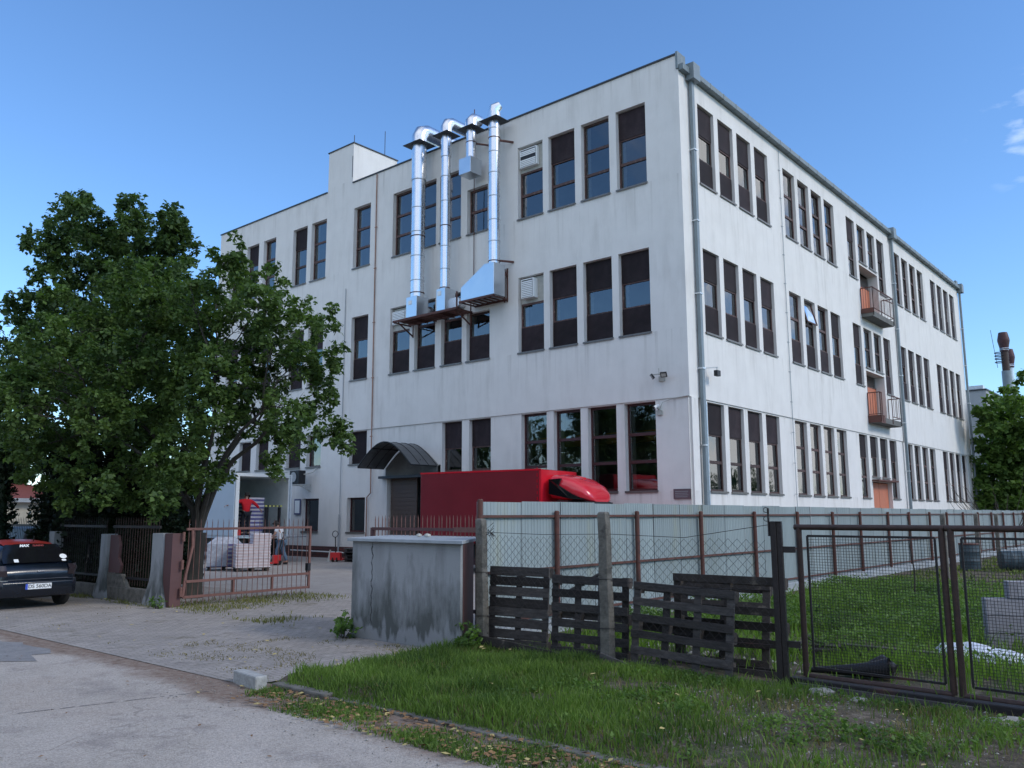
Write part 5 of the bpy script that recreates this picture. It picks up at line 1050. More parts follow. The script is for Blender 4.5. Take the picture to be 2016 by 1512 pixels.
# ------------------------------------------------------------ foliage
def leaves(name, centers, radii, count, size, m_, parent, flat=0.0, seed=0, droop=.3, lobes=True):
    g = np.random.default_rng(seed); C_ = np.repeat(np.asarray(centers), count, axis=0); Rr = np.repeat(np.asarray(radii), count)
    n = len(C_); d = g.normal(size=(n,3)); d /= np.linalg.norm(d, axis=1)[:,None]; u = g.random(n)**.45
    p = C_ + d*(Rr*u)[:,None]*np.array([1,1,.85])
    ax = g.normal(size=(n,3)); ax[:,2] = ax[:,2]*.6 - droop; ax /= np.linalg.norm(ax,axis=1)[:,None]
    nn = g.normal(size=(n,3)); nn[:,2] = np.abs(nn[:,2]) + .6; nn -= ax*(nn*ax).sum(1)[:,None]; nn /= np.linalg.norm(nn,axis=1)[:,None]
    sd_ = np.cross(ax, nn); s = size*(.5+1.0*g.random(n)**1.5); w_ = s*(.26+.16*g.random(n))
    a = p; b = p + ax*(s*.45)[:,None] + sd_*w_[:,None]; c = p + ax*s[:,None] - nn*(s*.12)[:,None]; e = p + ax*(s*.45)[:,None] - sd_*w_[:,None]
    V = np.stack([a,b,c,e],1).reshape(-1,3); F = np.arange(n*4).reshape(n,4)
    return npmesh(name, V, F, m_, parent)
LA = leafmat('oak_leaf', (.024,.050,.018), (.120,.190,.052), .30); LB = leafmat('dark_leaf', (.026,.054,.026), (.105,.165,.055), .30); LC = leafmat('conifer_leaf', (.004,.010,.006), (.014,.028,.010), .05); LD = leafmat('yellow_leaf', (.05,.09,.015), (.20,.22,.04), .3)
LR = leafmat('walnut_leaf', (.032,.072,.022), (.16,.26,.06), .34)
def tree(label, base, lobes, lm, leafsize, per, trunk_r, fork, seed, limbs=9, cat='tree', spread=1.6, dens=6.5, name='oak_tree', twig=True, dz=0):
    g = np.random.default_rng(seed); t = thing(name, label, cat, base); B = Vector(base); cen = []; rad = []; LBs = []
    for (px, py, r, Z) in lobes:
        c = P(px, py, Z) - B; rm = r*Z/FPX; LBs.append((c, rm))
        n = max(6, int(dens*(rm/.35)**2.2))
        d = g.normal(size=(n,3)); d /= np.linalg.norm(d,axis=1)[:,None]; u = (.35+.65*g.random(n)**.5)
        q = np.array(c) + d*(rm*u)[:,None]; cen.append(q); rad.append(np.full(n, .0)+g.uniform(.14,.30,n)*min(1.3, max(.7, rm)))
    cen = np.concatenate(cen); rad = np.concatenate(rad); ok = cen[:,2]+B.z > .5; cen = cen[ok]; rad = rad[ok]
    leaves('crown', cen, rad, per, leafsize, lm, t, seed=seed+1)
    if trunk_r:
        mb = MB(); F = Vector(fork); mb.tube([(0,0,-.1),(0.0,0,.15),tuple(F*.5),tuple(F)], [trunk_r*1.35,trunk_r*1.1,trunk_r*.92,trunk_r*.95], 12); mb.build('trunk', M['bark'], t, smooth=True)
        idx = sorted(range(len(LBs)), key=lambda i: -LBs[i][1])[:limbs]
        mb = MB(); cc_ = sum((c for c, r_ in LBs), Vector())/len(LBs); nm = 6 if limbs > 8 else 3; mains = []
        for k in range(nm):
            a_ = 2*math.pi*(k+.3*random.random())/nm; far = max((c for c, r_ in LBs), key=lambda c: (c.x-F.x)*math.cos(a_)+(c.y-F.y)*math.sin(a_)+.25*c.z)
            tip = F.lerp(far, .52)+Vector((0,0,.35)); q1 = F+Vector((math.cos(a_)*trunk_r*.7, math.sin(a_)*trunk_r*.7, .45+.25*random.random())); q2 = q1.lerp(tip,.5)+Vector((random.uniform(-.2,.2),random.uniform(-.2,.2),.25))
            r0 = trunk_r*random.uniform(.26,.42); pth = [F*.93, q1, q1.lerp(q2,.5)+Vector((random.uniform(-.08,.08),random.uniform(-.08,.08),.05)), q2, q2.lerp(tip,.5)+Vector((random.uniform(-.1,.1),random.uniform(-.1,.1),0)), tip]
            mb.tube(pth, [r0*1.15,r0,r0*.85,r0*.68,r0*.55,r0*.4], 8); mains.append((pth, r0))
        for i in idx:
            c, rm = LBs[i]; pth, r0 = min(mains, key=lambda m_: min((c-q).length for q in m_[0][2:])); st_ = min(pth[2:], key=lambda q: (c-q).length + .5*abs(q.z-c.z)); r1 = r0*.36
            mid = st_.lerp(c,.5)+Vector((random.uniform(-.25,.25),random.uniform(-.25,.25),random.uniform(0,.3))); end = c+(c-st_).normalized()*rm*.4 if (c-st_).length > .01 else c
            mb.tube([st_, st_.lerp(mid,.5)+Vector((random.uniform(-.08,.08),random.uniform(-.08,.08),.03)), mid, mid.lerp(c,.55)+Vector((random.uniform(-.07,.07),0,0)), c, end], [r1,r1*.85,r1*.62,r1*.45,r1*.3,.006], 6)
            for q in range(8):
                s0 = mid.lerp(c, random.random()); dd = Vector(g.normal(size=3)).normalized()*rm*random.uniform(.6,1.05); mb.tube([s0, s0+dd*.5+Vector((0,0,.08)), s0+dd], [r1*.4,r1*.2,.004], 5)
        mb.build('limbs', M['bark'], t, smooth=True)
    return t
def jit(L, Z, sp, seed):
    g = np.random.default_rng(seed); return [(x, y, r, Z + g.uniform(-sp, sp)) for x, y, r in L]
TB = (-5.9, -14.1, 0)
LO = [(452,492,40),(470,540,46),(430,560,50),(535,555,42),(505,600,55),(575,590,36),(470,640,60),(545,650,52),(600,640,40),(640,625,34),(668,690,30),(640,730,40),(590,720,50),(530,730,60),(470,720,60),(620,790,46),(560,800,56),(500,800,60),(655,850,40),(675,868,26),(600,852,42),(540,866,44),(548,915,20),(400,945,32),(445,925,26),(345,935,42),(120,985,24),(60,940,26),(330,955,40),(250,985,26),(415,925,30),(300,995,22),(370,960,30),(430,820,60),(420,740,70),(400,650,60),(380,580,55),(330,600,60),(300,540,50),(250,545,50),(280,640,70),(340,700,75),(350,790,70),(220,620,60),(230,710,75),(160,650,60),(110,600,45),(90,660,55),(150,740,75),(70,750,60),(20,700,50),(30,800,60),(110,830,65),(200,820,70),(280,830,75),(350,880,60),(60,880,50),(140,905,45),(240,915,55),(300,930,50),(200,955,40),(125,945,34),(270,975,30),(390,900,40),(330,985,26),(15,760,60),(10,860,50),(400,800,55),(330,930,40),(420,910,34),(520,640,50),(600,700,45),(180,980,22)]
LO = [(x, y+4, r*.96) for x, y, r in LO]
tree('big spreading oak with a forked trunk growing just behind the open driveway gate', TB, jit(LO, 20.3, 1.9, 3), LA, .115, 46, .21, (.02,.05,1.55), 11, limbs=40, name='oak_tree', dens=7.5)
mb_t = [c for c in bpy.data.objects if c.name.startswith('trunk')][-1]
LOB = [(150,392,24),(258,398,26),(262,425,34),(258,455,40),(345,422,22),(340,440,32),(350,470,36),(70,470,30),(150,405,36),(125,440,45),(165,440,50),(95,480,45),(150,510,60),(205,480,45),(262,470,50),(245,520,60),(330,450,34),(345,490,42),(315,520,50),(365,540,40),(190,570,70),(100,560,50),(290,590,80),(370,610,60),(70,620,50),(130,660,80),(220,690,90),(330,700,90),(60,740,70),(150,790,90),(260,810,90),(350,840,70)]
tree('taller dark green oak standing behind the spreading oak with three peaks against the sky', tuple(fr2(-12.6,25.6))+(0,), jit(LOB, 25.2, 1.3, 5), LB, .14, 44, .2, (.0,.0,2.4), 21, limbs=14, dens=6.5)
LOC = [(10,600,26),(20,650,34),(0,700,40),(30,740,40),(5,800,50),(35,850,34),(5,880,40),(0,940,14),(-4,980,16),(45,880,34),(70,860,40),(38,908,26),(60,915,24),(15,905,30)]
tree('dark tree cut off by the left edge of the picture', tuple(fr2(-15.6,25.0))+(0,), jit(LOC, 24.5, .6, 7), LB, .15, 34, .12, (0,0,2), 31, limbs=5, dens=4.6)
tree('round-topped tree behind the cream house at the left edge', tuple(fr2(-27.5,47))+(0,), jit([(30,925,34),(60,905,36),(95,925,34),(5,915,36),(45,880,30),(20,890,30)], 47, 1.2, 12), LB, .3, 36, .2, (0,0,2.2), 51, limbs=4, dens=2.2)
def conifer(label, px, Z, top_py, r, seed, base_w=1.0):
    p = P(px, 1100, Z); b = (p.x, p.y, 0); h = P(px, top_py, Z).z; t = thing('conifer', label, 'conifer', b, 0, 'dark conifers behind the left railing'); g = np.random.default_rng(seed)
    n = int(h*r*210); z = g.random(n)*h; rr = r*np.minimum(1, (h-z)/h*1.9+.08)*(.55+.45*g.random(n)); th_ = g.random(n)*6.283
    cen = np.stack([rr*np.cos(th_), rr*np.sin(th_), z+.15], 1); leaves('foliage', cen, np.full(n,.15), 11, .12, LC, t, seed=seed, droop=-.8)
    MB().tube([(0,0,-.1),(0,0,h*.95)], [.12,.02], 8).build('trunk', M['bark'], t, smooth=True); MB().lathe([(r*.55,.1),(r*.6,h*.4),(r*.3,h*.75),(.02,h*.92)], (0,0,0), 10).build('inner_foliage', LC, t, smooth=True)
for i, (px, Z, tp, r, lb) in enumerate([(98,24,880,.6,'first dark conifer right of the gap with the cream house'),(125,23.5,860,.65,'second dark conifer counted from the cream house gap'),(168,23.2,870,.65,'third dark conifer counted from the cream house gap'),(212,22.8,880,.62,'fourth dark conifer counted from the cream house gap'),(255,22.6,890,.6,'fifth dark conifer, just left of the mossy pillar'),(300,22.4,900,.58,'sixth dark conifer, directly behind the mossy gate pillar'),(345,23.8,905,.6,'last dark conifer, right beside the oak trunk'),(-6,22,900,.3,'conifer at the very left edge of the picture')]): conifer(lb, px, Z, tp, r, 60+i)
# shrubs and weeds
def shrub(label, c, r, n, lm, size=.08, h=1.0, per=18, seed=1, name='shrub', group=None):
    t = thing(name, label, 'bush' if name == 'shrub' else 'weed', c, 0, group); g = np.random.default_rng(seed)
    cen = g.normal(size=(n,3))*np.array([r*.45,r*.45,h*.25]) + np.array([0,0,h*.5]); cen[:,2] = np.clip(cen[:,2], .04, h); leaves('leaves', cen, np.full(n, .1*max(.5,r)), per, size, lm, t, seed=seed)
    mb = MB()
    for k in range(8): q = cen[k % n]; mb.tube([(0,0,-.05),(q[0]*.5,q[1]*.5,q[2]*.5),tuple(q)], [.008,.006,.003], 5)
    mb.build('stems', M['bark'], t); return t
gl = fr2(-2.72, 14.0); shrub('bright green weed growing at the left foot of the plastered gate wall', (gl[0],gl[1],0), .22, 26, LR, .07, .42, 14, 3, 'weed')
gl = fr2(-.62, 12.5); shrub('nettle clump at the right foot of the plastered gate wall', (gl[0],gl[1]-.05,.05), .3, 26, LR, .07, .38, 14, 4, 'weed')
gl = fr2(-7.55, 18.4); shrub('small green weed at the foot of the mossy gate pillar', (gl[0],gl[1],0), .18, 14, LR, .06, .32, 12, 5, 'weed')
# right-hand tree behind the factory, twigs in front of it
LT = [(1985,800,34),(1945,830,34),(2000,830,44),(1970,870,50),(2020,880,60),(1950,910,44),(2000,940,60),(1960,970,50),(2030,800,40),(2040,980,60),(2015,745,14),(1940,800,18),(1990,770,20),(2060,880,60)]
tree('broad green tree beyond the far end of the factory', tuple(fr2(34,60))+(0,), jit(LT, 56, 2, 9), LR, .30, 44, .25, (0,0,3), 41, limbs=8, dens=1.7, name='walnut_tree')
tw = thing('dead_shrub', 'bare brown twigs sticking up above the metal fence at the far right', 'dead shrub', tuple(fr2(26,45.5))+(0,)); mb = MB()
for k in range(22):
    a = random.uniform(-1,1); b = random.uniform(-.6,.6); p = Vector((a*.3,b*.3,0)); pts = [p]
    for q in range(4): p = p + Vector((a*.6+random.uniform(-.3,.3), b*.5, random.uniform(.5,1.1))); pts.append(p.copy())
    mb.tube(pts, [.04,.03,.02,.014,.006], 5)
mb.build('twigs', M['bark'], tw)
# distant buildings, chimneys, horizon greenery
fb = thing('far_building', 'flat-roofed grey building beyond the far right corner of the factory', 'building', (0,0,0))
MB().box(-14,-2.74,60,74.5,0,13.0).build('wall', M['greywall'], fb); MB().box(-14.1,-2.64,59.9,74.6,13.0,13.12).build('roof', M['flash'], fb); MB().box(-4.2,-3.0,60.3,61.2,13.12,13.5).build('roof_box', M['galv'], fb)
def chimney(label, px, top, Z, r, off, cap):
    p = P(px, top, Z); t = thing('chimney', label, 'chimney', (p.x, p.y, 0), 0, 'pair of rusty-capped chimneys'); h = p.z
    MB().lathe([(r,0),(r,h-3.3)], (0,0,0), 20).build('lower_pipe', M['downpipe'], t, smooth=True)
    o = MB().lathe([(r*.8,h-3.3),(r*.8,h-1.6)], (0,0,0), 20).build('rusty_pipe', M['brown_pipe'] if cap else M['galv'], t, smooth=True)
    MB().lathe([(r*.9,h-1.65),(r*.95,h-1.35),(r*1.3,h-.75),(r*1.3,h-.6),(r*.95,h-.0),(r*.6,h)], (0,0,0), 20).build('cap', M['chim_red'], t, smooth=True)
    for z in (h-1.55,h-1.42): MB().lathe([(r*.95,z),(r*1.05,z+.03),(r*.95,z+.08)], (0,0,0), 20).build('band', M['shiny'], t, smooth=True)
    if cap:
        mb = MB()
        for z in (h-2.5,h-2.2,h-1.95,h-1.7): mb.tube([(-r*.3+1.1*r*math.cos(a)-.25, 1.1*r*math.sin(a), z) for a in np.linspace(0,6.28,13)], .04, 5)
        mb.build('guard_rings', M['flash'], t); MB().tube([(-.55,-.3,h-3),(-.85,-.3,h+.3)], .02, 5).build('rod', M['flash'], t)
    return t
chimney('nearer chimney with a dark red cap and dark guard rings', 1974, 655, 70, .36, 0, True); chimney('chimney with a smaller red cap just behind the nearer one', 1986, 688, 73, .32, 0, False)
hs = thing('house', 'cream house with a red tiled roof glimpsed between dark trees at the left edge', 'house', (-33.5,-8.6,0))
MB().box(-8,0,-4,4,0,2.75).build('wall', M['cream'], hs)
mb = MB(); mb.add([(-8.4,-4.4,2.8),(.4,-4.4,2.8),(.4,4.4,2.8),(-8.4,4.4,2.8),(-4,-1,3.9),(-4,1,3.9)], [(0,1,4),(1,2,5,4),(2,3,5),(3,0,4,5),(0,3,2,1)]); mb.build('roof', M['tiles'], hs)
mb = MB(); mb.box(-8.4,.42,-4.42,-4.3,2.65,2.85); mb.box(.3,.45,-4.42,4.42,2.65,2.85); mb.build('gutter', M['slab'], hs)
g = np.random.default_rng(77)
cen = []; rad = []
for k in range(420):
    a = g.uniform(R(-72), R(16)); d = g.uniform(85, 120); x = 13.5 + d*math.sin(a); y = -25 + d*math.cos(a); cen.append((x, y, g.uniform(.3, 3.6))); rad.append(g.uniform(1.2, 2.4))
hz = leaves('distant_trees', cen, rad, 60, 1.0, LB, None, seed=78); tag(hz, 'low dark belt of distant trees and hedges on the horizon', 'trees', kind='stuff')
cen = []; rad = []
for k in range(900):
    x = g.uniform(-75, 60); cen.append((x, g.uniform(-58,-50), g.uniform(.5, 12.5+3.5*noise.noise((x*.12,0,0))+2*noise.noise((x*.5,3,0))))); rad.append(g.uniform(.9, 1.9))
for k in range(560):
    x = g.uniform(42, 60); y = g.uniform(-20, 110); cen.append((x+.25*(y-40)*0, y, g.uniform(.5, 8.5+3.5*noise.noise((y*.12,0,5))+2.5*noise.noise((y*.4,3,1))))); rad.append(g.uniform(.9, 2.0))
tb = leaves('street_trees', cen, rad, 55, .8, LB, None, seed=79); tag(tb, 'belt of trees across the street and beyond the lot, mirrored in the lowest windows', 'trees', kind='stuff')
# ------------------------------------------------------------ grass
GR = leafmat('grass_blade', (.030,.066,.018), (.18,.275,.058), .36); GD = leafmat('dry_grass', (.10,.09,.035), (.24,.20,.085), .2)
def grass(name, label, pts, hmin, hmax, m_, seed, wdt=.006, lean=.5, zf=hgt):
    g = np.random.default_rng(seed); n = len(pts); z = np.array([zf(x, y) for x, y in pts]) if zf else np.zeros(n)+.01
    b = np.column_stack([pts, z-.01]); h = g.uniform(hmin, hmax, n)*(.6+.4*g.random(n))*np.array([.55+.95*nz(x, y, 1.7, seed) for x, y in pts]); a = g.random(n)*6.283; l = np.stack([np.cos(a), np.sin(a), np.zeros(n)],1)*(h*lean*g.random(n))[:,None]
    a2 = g.random(n)*6.283; s = np.stack([np.cos(a2), np.sin(a2), np.zeros(n)],1)*wdt
    up = np.zeros((n,3)); up[:,2] = 1
    p0 = b - s; p1 = b + s; m0 = b + up*(h*.55)[:,None] + l*.35 + s*.8; m1 = b + up*(h*.55)[:,None] + l*.35 - s*.8; t_ = b + up*(h*.92)[:,None] + l
    V = np.stack([p0,p1,m0,m1,t_],1).reshape(-1,3); i = np.arange(n)*5
    F = np.concatenate([np.stack([i,i+1,i+2],1), np.stack([i,i+2,i+3],1), np.stack([i+3,i+2,i+4],1)])
    o = npmesh(name, V, F, m_); tag(o, label, 'grass', kind='stuff'); return o
def nz(x, y, s, o=0): return .5 + .5*noise.noise((x*s, y*s, o))*1.6
def scatter(n, x0, x1, y0, y1, seed, fn):
    g = np.random.default_rng(seed); q = np.column_stack([g.uniform(x0,x1,n), g.uniform(y0,y1,n)]); d = np.array([fn(x, y) for x, y in q]); return q[g.random(n) < d]
# verge: lush near the wall, patchy and worn towards the gate
def fverge(x, y):
    edge = 4.75 + (-15.6-y)*(-.02) + .3*noise.noise((x*2, y*2, 1)) + max(0, (-17.2-y))*.18
    if x < edge: return .02
    v = .97 if x < 8.0 else max(.97 - (x-8.0)*.36, .22)
    worn = min(max((nz(x, y, 1.1, 4) - .30)*2.6, 0.05), 1) if x > 7.6 and y > -18.0 else 1
    return v*worn*(.75+.4*nz(x,y,3,2))
vp = scatter(95000, 4.4, 13.5, -19.02, -15.62, 90, fverge)
grass('grass', 'lush green grass on the verge between kerb and pallets', vp, .05, .17, GR, 91, .0055, .75)
vp = scatter(30000, 4.9, 13.5, -19.75, -18.8, 92, lambda x, y: min(1, max(0, nz(x,y,1.3,9)-.34-max(0,-19.3-y)*.5)*3))
grass('grass', 'short grass spreading from the kerb into the gutter dirt', vp, .02, .085, GR, 93, .006, .9, zf=lambda x, y: .0)
vp = scatter(26000, 5.0, 13.5, -18.9, -15.7, 94, lambda x, y: min(.9, max(0.06, (nz(x,y,1.3,12)-.42)*1.6)))
grass('dry_grass', 'straw-coloured dead grass among the green verge', vp, .03, .12, GD, 95, .005, 1.4)
flot = lambda x, y: (0.03 if x < 5.3 + .4*nz(x,y,1,1) else 1)*min(max((nz(x, y, .45, 6)-.18)*2.5, .12), 1)*(.2 if y < -13.9 and x > 7 else 1)
vp = scatter(60000, 5.0, 15, -15.3, -3, 96, flot); grass('grass', 'tall weedy grass in the lot behind the mesh gate', vp, .08, .40, leafmat('lot_grass', (.035,.08,.018), (.20,.32,.06), .4), 97, .009, .8)
vp = scatter(36000, 5.2, 26, -3, 22, 98, flot); grass('grass', 'rough lawn in the far part of the lot', vp, .06, .18, leafmat('lawn', (.05,.08,.02), (.20,.25,.07), .3), 99, .022, .8)
cg = scatter(9000, 5.5, 12.5, -13.6, -1.5, 101, lambda x, y: min(1, max(0.05, (nz(x,y,.45,8)-.30)*2.6))*(1 if x < 9.8 + .15*(y+13) else .15))
zc = np.array([hgt(x,y)+.10+.24*nz(x,y,1.1,31) for x, y in cg]); lv = leaves('ground_cover', np.column_stack([cg, zc]), np.full(len(cg), .12), 11, .05, LR, None, seed=102, droop=-.2); tag(lv, 'leafy green ground cover spreading through the lot grass', 'ground cover', kind='stuff')
cg = scatter(2600, 7.4, 13.5, -18.8, -15.7, 103, lambda x, y: min(1, max(0, (nz(x,y,1.3,8)-.46)*3.2)))
zc = np.array([hgt(x,y)+.035 for x, y in cg]); lv = leaves('low_weeds', np.column_stack([cg, zc]), np.full(len(cg), .06), 11, .038, LR, None, seed=104, droop=-.2); tag(lv, 'small broad-leaved weeds on the worn soil in front of the mesh gate', 'weeds', kind='stuff')
# weeds in the paving joints and by the gates
def fpv(x, y): 
    return max(0, nz(x, y, 1.5, 20)-.44)*4 if (x > 1.6) else max(0, nz(x,y,1.2,22)-.72)*2
vp = scatter(16000, -9, 4.9, -18.9, -16.0, 105, fpv); grass('joint_weeds', 'dry tufts growing in the paving joints', vp, .015, .05, GD, 106, .006, 1.3, zf=lambda x,y: .008)
vp = scatter(9000, -9.5, .5, -15.9, -14.5, 107, lambda x, y: max(0, nz(x,y,.9,25)-.38)*3*(1 if x < -4 else .5)); vp2 = scatter(7000, -4.9, -1.0, -15.6, -11.6, 108, lambda x, y: max(0, 1-abs(x+4.0)*.7)*.9)
grass('grass_strip', 'yellowish grass strip under the open driveway gate', np.concatenate([vp, vp2]), .03, .12, leafmat('gate_grass', (.07,.09,.02), (.22,.21,.07), .25), 109, .008, 1.0, zf=lambda x,y: .008)
# ------------------------------------------------------------ kerb, stones, litter
kb = thing('kerb', 'row of sunken concrete kerbstones between gutter and grass verge', 'kerb', (4.25,-19.0,0))
xs_ = 0; k = 0
while xs_ < 14:
    ln = .62 if k == 0 else 1.0; zt = .14 if k == 0 else (.055 if k == 1 else .024); dyk = (-.12 if k == 0 else (-.02 if k == 1 else .012*math.sin(k)))
    o = MB().box(xs_, xs_+ln-.015, -.07+dyk, .08+dyk, -.1, zt).build('kerbstone', M['concrete'] if k > 0 else mat('pale_kerb' , (.36,.36,.345), .95, var=.3, scale=10, bump=.6), kb, bevel=.018); o.rotation_euler = (0, 0, R(-8) if k == 0 else 0); xs_ += ln; k += 1
def rocks(name, label, n, x0, x1, y0, y1, s0, s1, m_, seed, zf=None, kind='stuff'):
    g = np.random.default_rng(seed); V = []; F = []
    for i in range(n):
        x, y = g.uniform(x0,x1), g.uniform(y0,y1); s = g.uniform(s0,s1)*(g.random()**1.5*.8+.3); z = (zf(x,y) if zf else .004); b = len(V)
        for vx, vy, vz in ((1,0,0),(0,1,0),(-1,0,0),(0,-1,0),(.3,.2,.75),(0,0,-.5)): q = g.uniform(.6,1.2,3); V.append((x+vx*s*q[0], y+vy*s*q[1], z+vz*s*q[2]*.8))
        F += [(b,b+1,b+4),(b+1,b+2,b+4),(b+2,b+3,b+4),(b+3,b,b+4),(b+1,b,b+5),(b+2,b+1,b+5),(b+3,b+2,b+5),(b,b+3,b+5)]
    return tag(npmesh(name, V, F, m_), label, 'gravel', kind=kind)
rocks('gravel', 'loose grit along the edge of the road', 1500, 3.5, 13, -20.2, -19.05, .004, .016, M['stone'], 120)
rocks('gravel', 'crumbs of stone scattered over the worn soil by the gate', 2200, 8.3, 13.5, -18.3, -15.5, .004, .026, M['stone'], 121, hgt)
rocks('gravel', 'fine dark grit scattered over the road surface', 900, -3, 12, -23.5, -19.5, .003, .012, M['stone'], 122)
def litter(name, label, n, x0, x1, y0, y1, m_, seed, zf=lambda x,y: .012, size=.05, bias=None):
    g = np.random.default_rng(seed); c = np.column_stack([g.uniform(x0,x1,n), g.uniform(y0,y1,n)]); z = np.array([zf(x,y) for x,y in c])
    a = g.random(n)*6.28; s = size*(.5+g.random(n)); u = np.stack([np.cos(a),np.sin(a),g.uniform(-.25,.25,n)],1)*s[:,None]; v = np.stack([-np.sin(a),np.cos(a),g.uniform(-.3,.3,n)],1)*(s*.6)[:,None]; p = np.column_stack([c, z+.012])
    V = np.stack([p-u, p-v*.9+np.array([0,0,.006]), p+u, p+v],1).reshape(-1,3); return tag(npmesh(name, V, np.arange(n*4).reshape(n,4), m_), label, 'fallen leaves', kind='stuff')
litter('fallen_leaves', 'brown fallen leaves drifted in the gutter', 620, 5.0, 9.8, -19.75, -19.02, M['dleaf1'], 130, size=.03)
litter('fallen_leaves', 'pale yellow fallen leaves along kerb and verge', 130, 4.4, 11, -19.9, -18.8, M['dleaf2'], 131, size=.03)
litter('fallen_leaves', 'yellow leaves on the driveway paving', 90, -9, 4.5, -19.0, -14.5, M['dleaf2'], 132, size=.035)
litter('fallen_leaves', 'leaves lying on the grass verge', 34, 5, 13, -18.8, -15.8, M['dleaf2'], 133, zf=lambda x,y: hgt(x,y)+.08, size=.03)
litter('fallen_leaves', 'dark specks of leaf litter on the road', 120, -4, 11, -23.5, -19.7, M['dleaf1'], 134, zf=lambda x,y: 0, size=.018)
def rock(label, x, y, s, rz, flat=.5):
    bm = bmesh.new(); bmesh.ops.create_icosphere(bm, subdivisions=3, radius=1)
    for v in bm.verts: f = 1+.35*noise.noise(v.co*1.3+Vector((x,y,0)))+.12*noise.noise(v.co*4); v.co = Vector((v.co.x*s*f, v.co.y*s*.7*f, v.co.z*s*flat*f))
    me = bpy.data.meshes.new('rock'); bm.to_mesh(me); bm.free(); me.materials.append(M['stone']); o = bpy.data.objects.new('rock', me); COL.objects.link(o); o.location = (x, y, hgt(x,y)); o.rotation_euler = (0,0,rz); tag(o, label, 'rock')
rock('pale broken lump of concrete on the soil just right of the black gate post', 9.95, -15.75, .13, .3); rock('flat pale stone sticking out under the threshold beam', 10.35, -15.78, .10, 1.2, .3); rock('larger buried grey stone near the right edge in front of the gate beam', 11.75, -16.0, .2, .8, .35)
crk = MB()
for i in range(40):
    if random.random() < .3: continue
    x0_ = 4.0+.012*i; y0_ = -21.45+i*.045; crk.add([(x0_,y0_,.001),(x0_+.012,y0_,.001),(x0_+.02+.01*math.sin(i),y0_+.05,.001),(x0_+.006+.01*math.sin(i),y0_+.05,.001)], [(0,1,2,3)])
tag(crk.build('road_seam', M['flash'], None, fix=False), kind='structure')
# ------------------------------------------------------------ things lying in the lot
def pixy(px, py): q = ray(px, py); t_ = (.06-CAMP.z)/q.z; p = CAMP+q*t_; return p.x, p.y
bs = 0
for j, (dx, dyy, dz, lb) in enumerate([(0,0,0,'lowest hollow grey block of the stack at the right edge, half in grass'),(0,0,.24,'second grey block up in the stack at the right edge'),(0,0,.48,'third grey block up in the stack at the right edge'),(.28,.12,.72,'topmost grey block standing on end on the stack at the right edge'),(.55,.25,.0,'grey block behind the lowest one at the right edge'),(.55,.25,.24,'grey block behind the second one at the right edge'),(.55,.25,.48,'grey block behind the third one at the right edge')]):
    t = thing('concrete_block', lb, 'concrete block', (10.62+dx, -11.15+dyy, .05+dz), R(25), 'grey building blocks stacked in the lot'); MB().box(-.02,.5,-.12,.12,0,.232).build('block', M['block'], t, bevel=.008)
    MB().box(.1,.22,-.123,-.1201,.03,.2).build('mortar_face', M['block'], t)
def barrel(x, y, lying, label, s=1.0):
    t = thing('barrel', label, 'barrel', (x,y,hgt(x,y)), R(30), 'old drums by the metal fence'); r = .31*s; prof = [(r*.96,0),(r,.01),(r,.28),(r*1.035,.30),(r,.32),(r,.58),(r*1.035,.60),(r,.62),(r,.87),(r*.97,.88)]
    o = MB().lathe(prof, (0,0,0), 28).build('drum', M['barrel'], t, smooth=True); q = MB().lathe([(r*1.01,.84),(r*1.04,.86),(r*1.01,.89)], (0,0,0), 28).build('rim', M['rust'], t, smooth=True)
    if lying: 
        for z in (o, q): z.rotation_euler = (0, R(90), 0); z.location = (0,0,r)
def px_on(px, Y):      # X where a vertical line of sight meets the plane Y
    q = ray(px, 1014); t_ = (Y-CAMP.y)/q.y; return CAMP.x+q.x*t_
barrel(px_on(1902, 7.2), 7.2, False, 'upright dark blue barrel with a rusty rim standing by the metal fence', 1.0)
barrel(px_on(1962, 7.8), 7.8, True, 'dark drum lying on its side next to the upright barrel', 1.05); barrel(px_on(1990, 8.0), 8.0, True, 'bluish drum lying behind the dark one', .95)
wb = thing('plastic_sack', 'white plastic sheet sack lying crumpled on the grass behind the gate', 'sack', (10.8,-12.25,.10), R(-12))
bm = bmesh.new(); bmesh.ops.create_icosphere(bm, subdivisions=5, radius=1)
for v in bm.verts: f = 1+.22*noise.noise(v.co*2.2)+.08*noise.noise(v.co*7); v.co = Vector((v.co.x*.62*f, v.co.y*.2*f*(1.2-.4*v.co.x), max(v.co.z,-.4)*.12*f*(1.2-.5*v.co.x)))
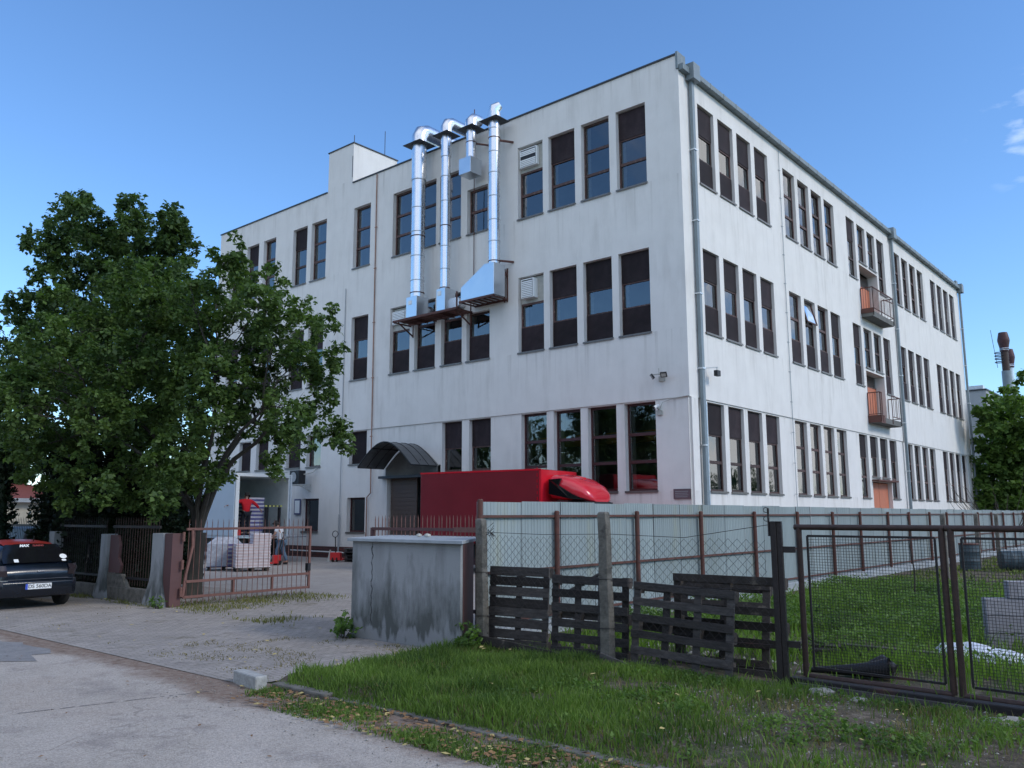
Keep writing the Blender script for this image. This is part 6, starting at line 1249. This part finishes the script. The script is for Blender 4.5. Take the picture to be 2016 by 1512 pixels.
me = bpy.data.meshes.new('sack'); bm.to_mesh(me); bm.free(); me.materials.append(M['bag']); me.polygons.foreach_set('use_smooth', [True]*len(me.polygons)); o = bpy.data.objects.new('sheet', me); COL.objects.link(o); o.parent = wb
def plank(label, a, b, w_=.14, h=.035, m_='wood_l'): tag(MB().bar((*a,), (*b,), w_, h).build('plank', M[m_], None, bevel=.004), label, 'plank', 'old boards on the lot')
plank('longest weathered board running from the pallets towards the white sack', (8.0,-12.9,.13), (10.5,-12.75,.14), .22); plank('short dark beam lying in the grass left of the white sack', (9.2,-12.95,.16), (10.4,-12.9,.15), .12, .09, 'wood'); plank('pale board lying behind the black gate post', (7.8,-13.4,.1), (9.2,-13.1,.12), .18)
plank('pale broken slat resting across the long board near the gate post', (8.6,-12.7,.22), (9.05,-12.8,.12), .16)
ct = thing('rubber_tube', 'crumpled black rubber boot-like tube lying just inside the mesh gate', 'tube', (10.05,-14.45,.06), R(10)); mb = MB(); mb.tube([(-.75,0,.03),(-.3,.02,.06),(0,0,.09),(.22,-.02,.13)], [.025,.06,.09,.12], 12, cap=False); mb.tube([(.0,.1,.1),(.12,.14,.16),(.25,.1,.1)], [.08,.1,.06], 10); mb.build('tube', M['black'], ct, smooth=True)
rub = rocks('rubble', 'broken stone and brick rubble on the soil behind the pallets', 260, 5.4, 9.3, -14.6, -12.6, .02, .09, M['stone'], 140, hgt)
tag(MB().tube([(8.4,-6.6,0.0),(8.45,-6.6,.8),(8.4,-6.62,1.3),(8.43,-6.6,1.6),(8.38,-6.6,1.9)], [.02,.015,.012,.01,.006], 6).build('sapling', M['bark'], None), 'thin bare sapling in front of the metal fence seen through the gate', 'sapling')
for i, (px, Z) in enumerate(((1862,25),(1928,30),(1968,34))):
    p = P(px, 1100, Z); c = thing('concrete_post', ['leaning weathered post before the metal fence behind the gate middle','second weathered post along the fence, above the barrels','third weathered post along the fence, by the right edge'][i], 'fence post', (p.x,p.y,0), 0, 'old posts along the far lot edge'); MB().bar((0,0,-.1),(.0,0,1.95),.13).build('shaft', M['concrete'], c, bevel=.02)
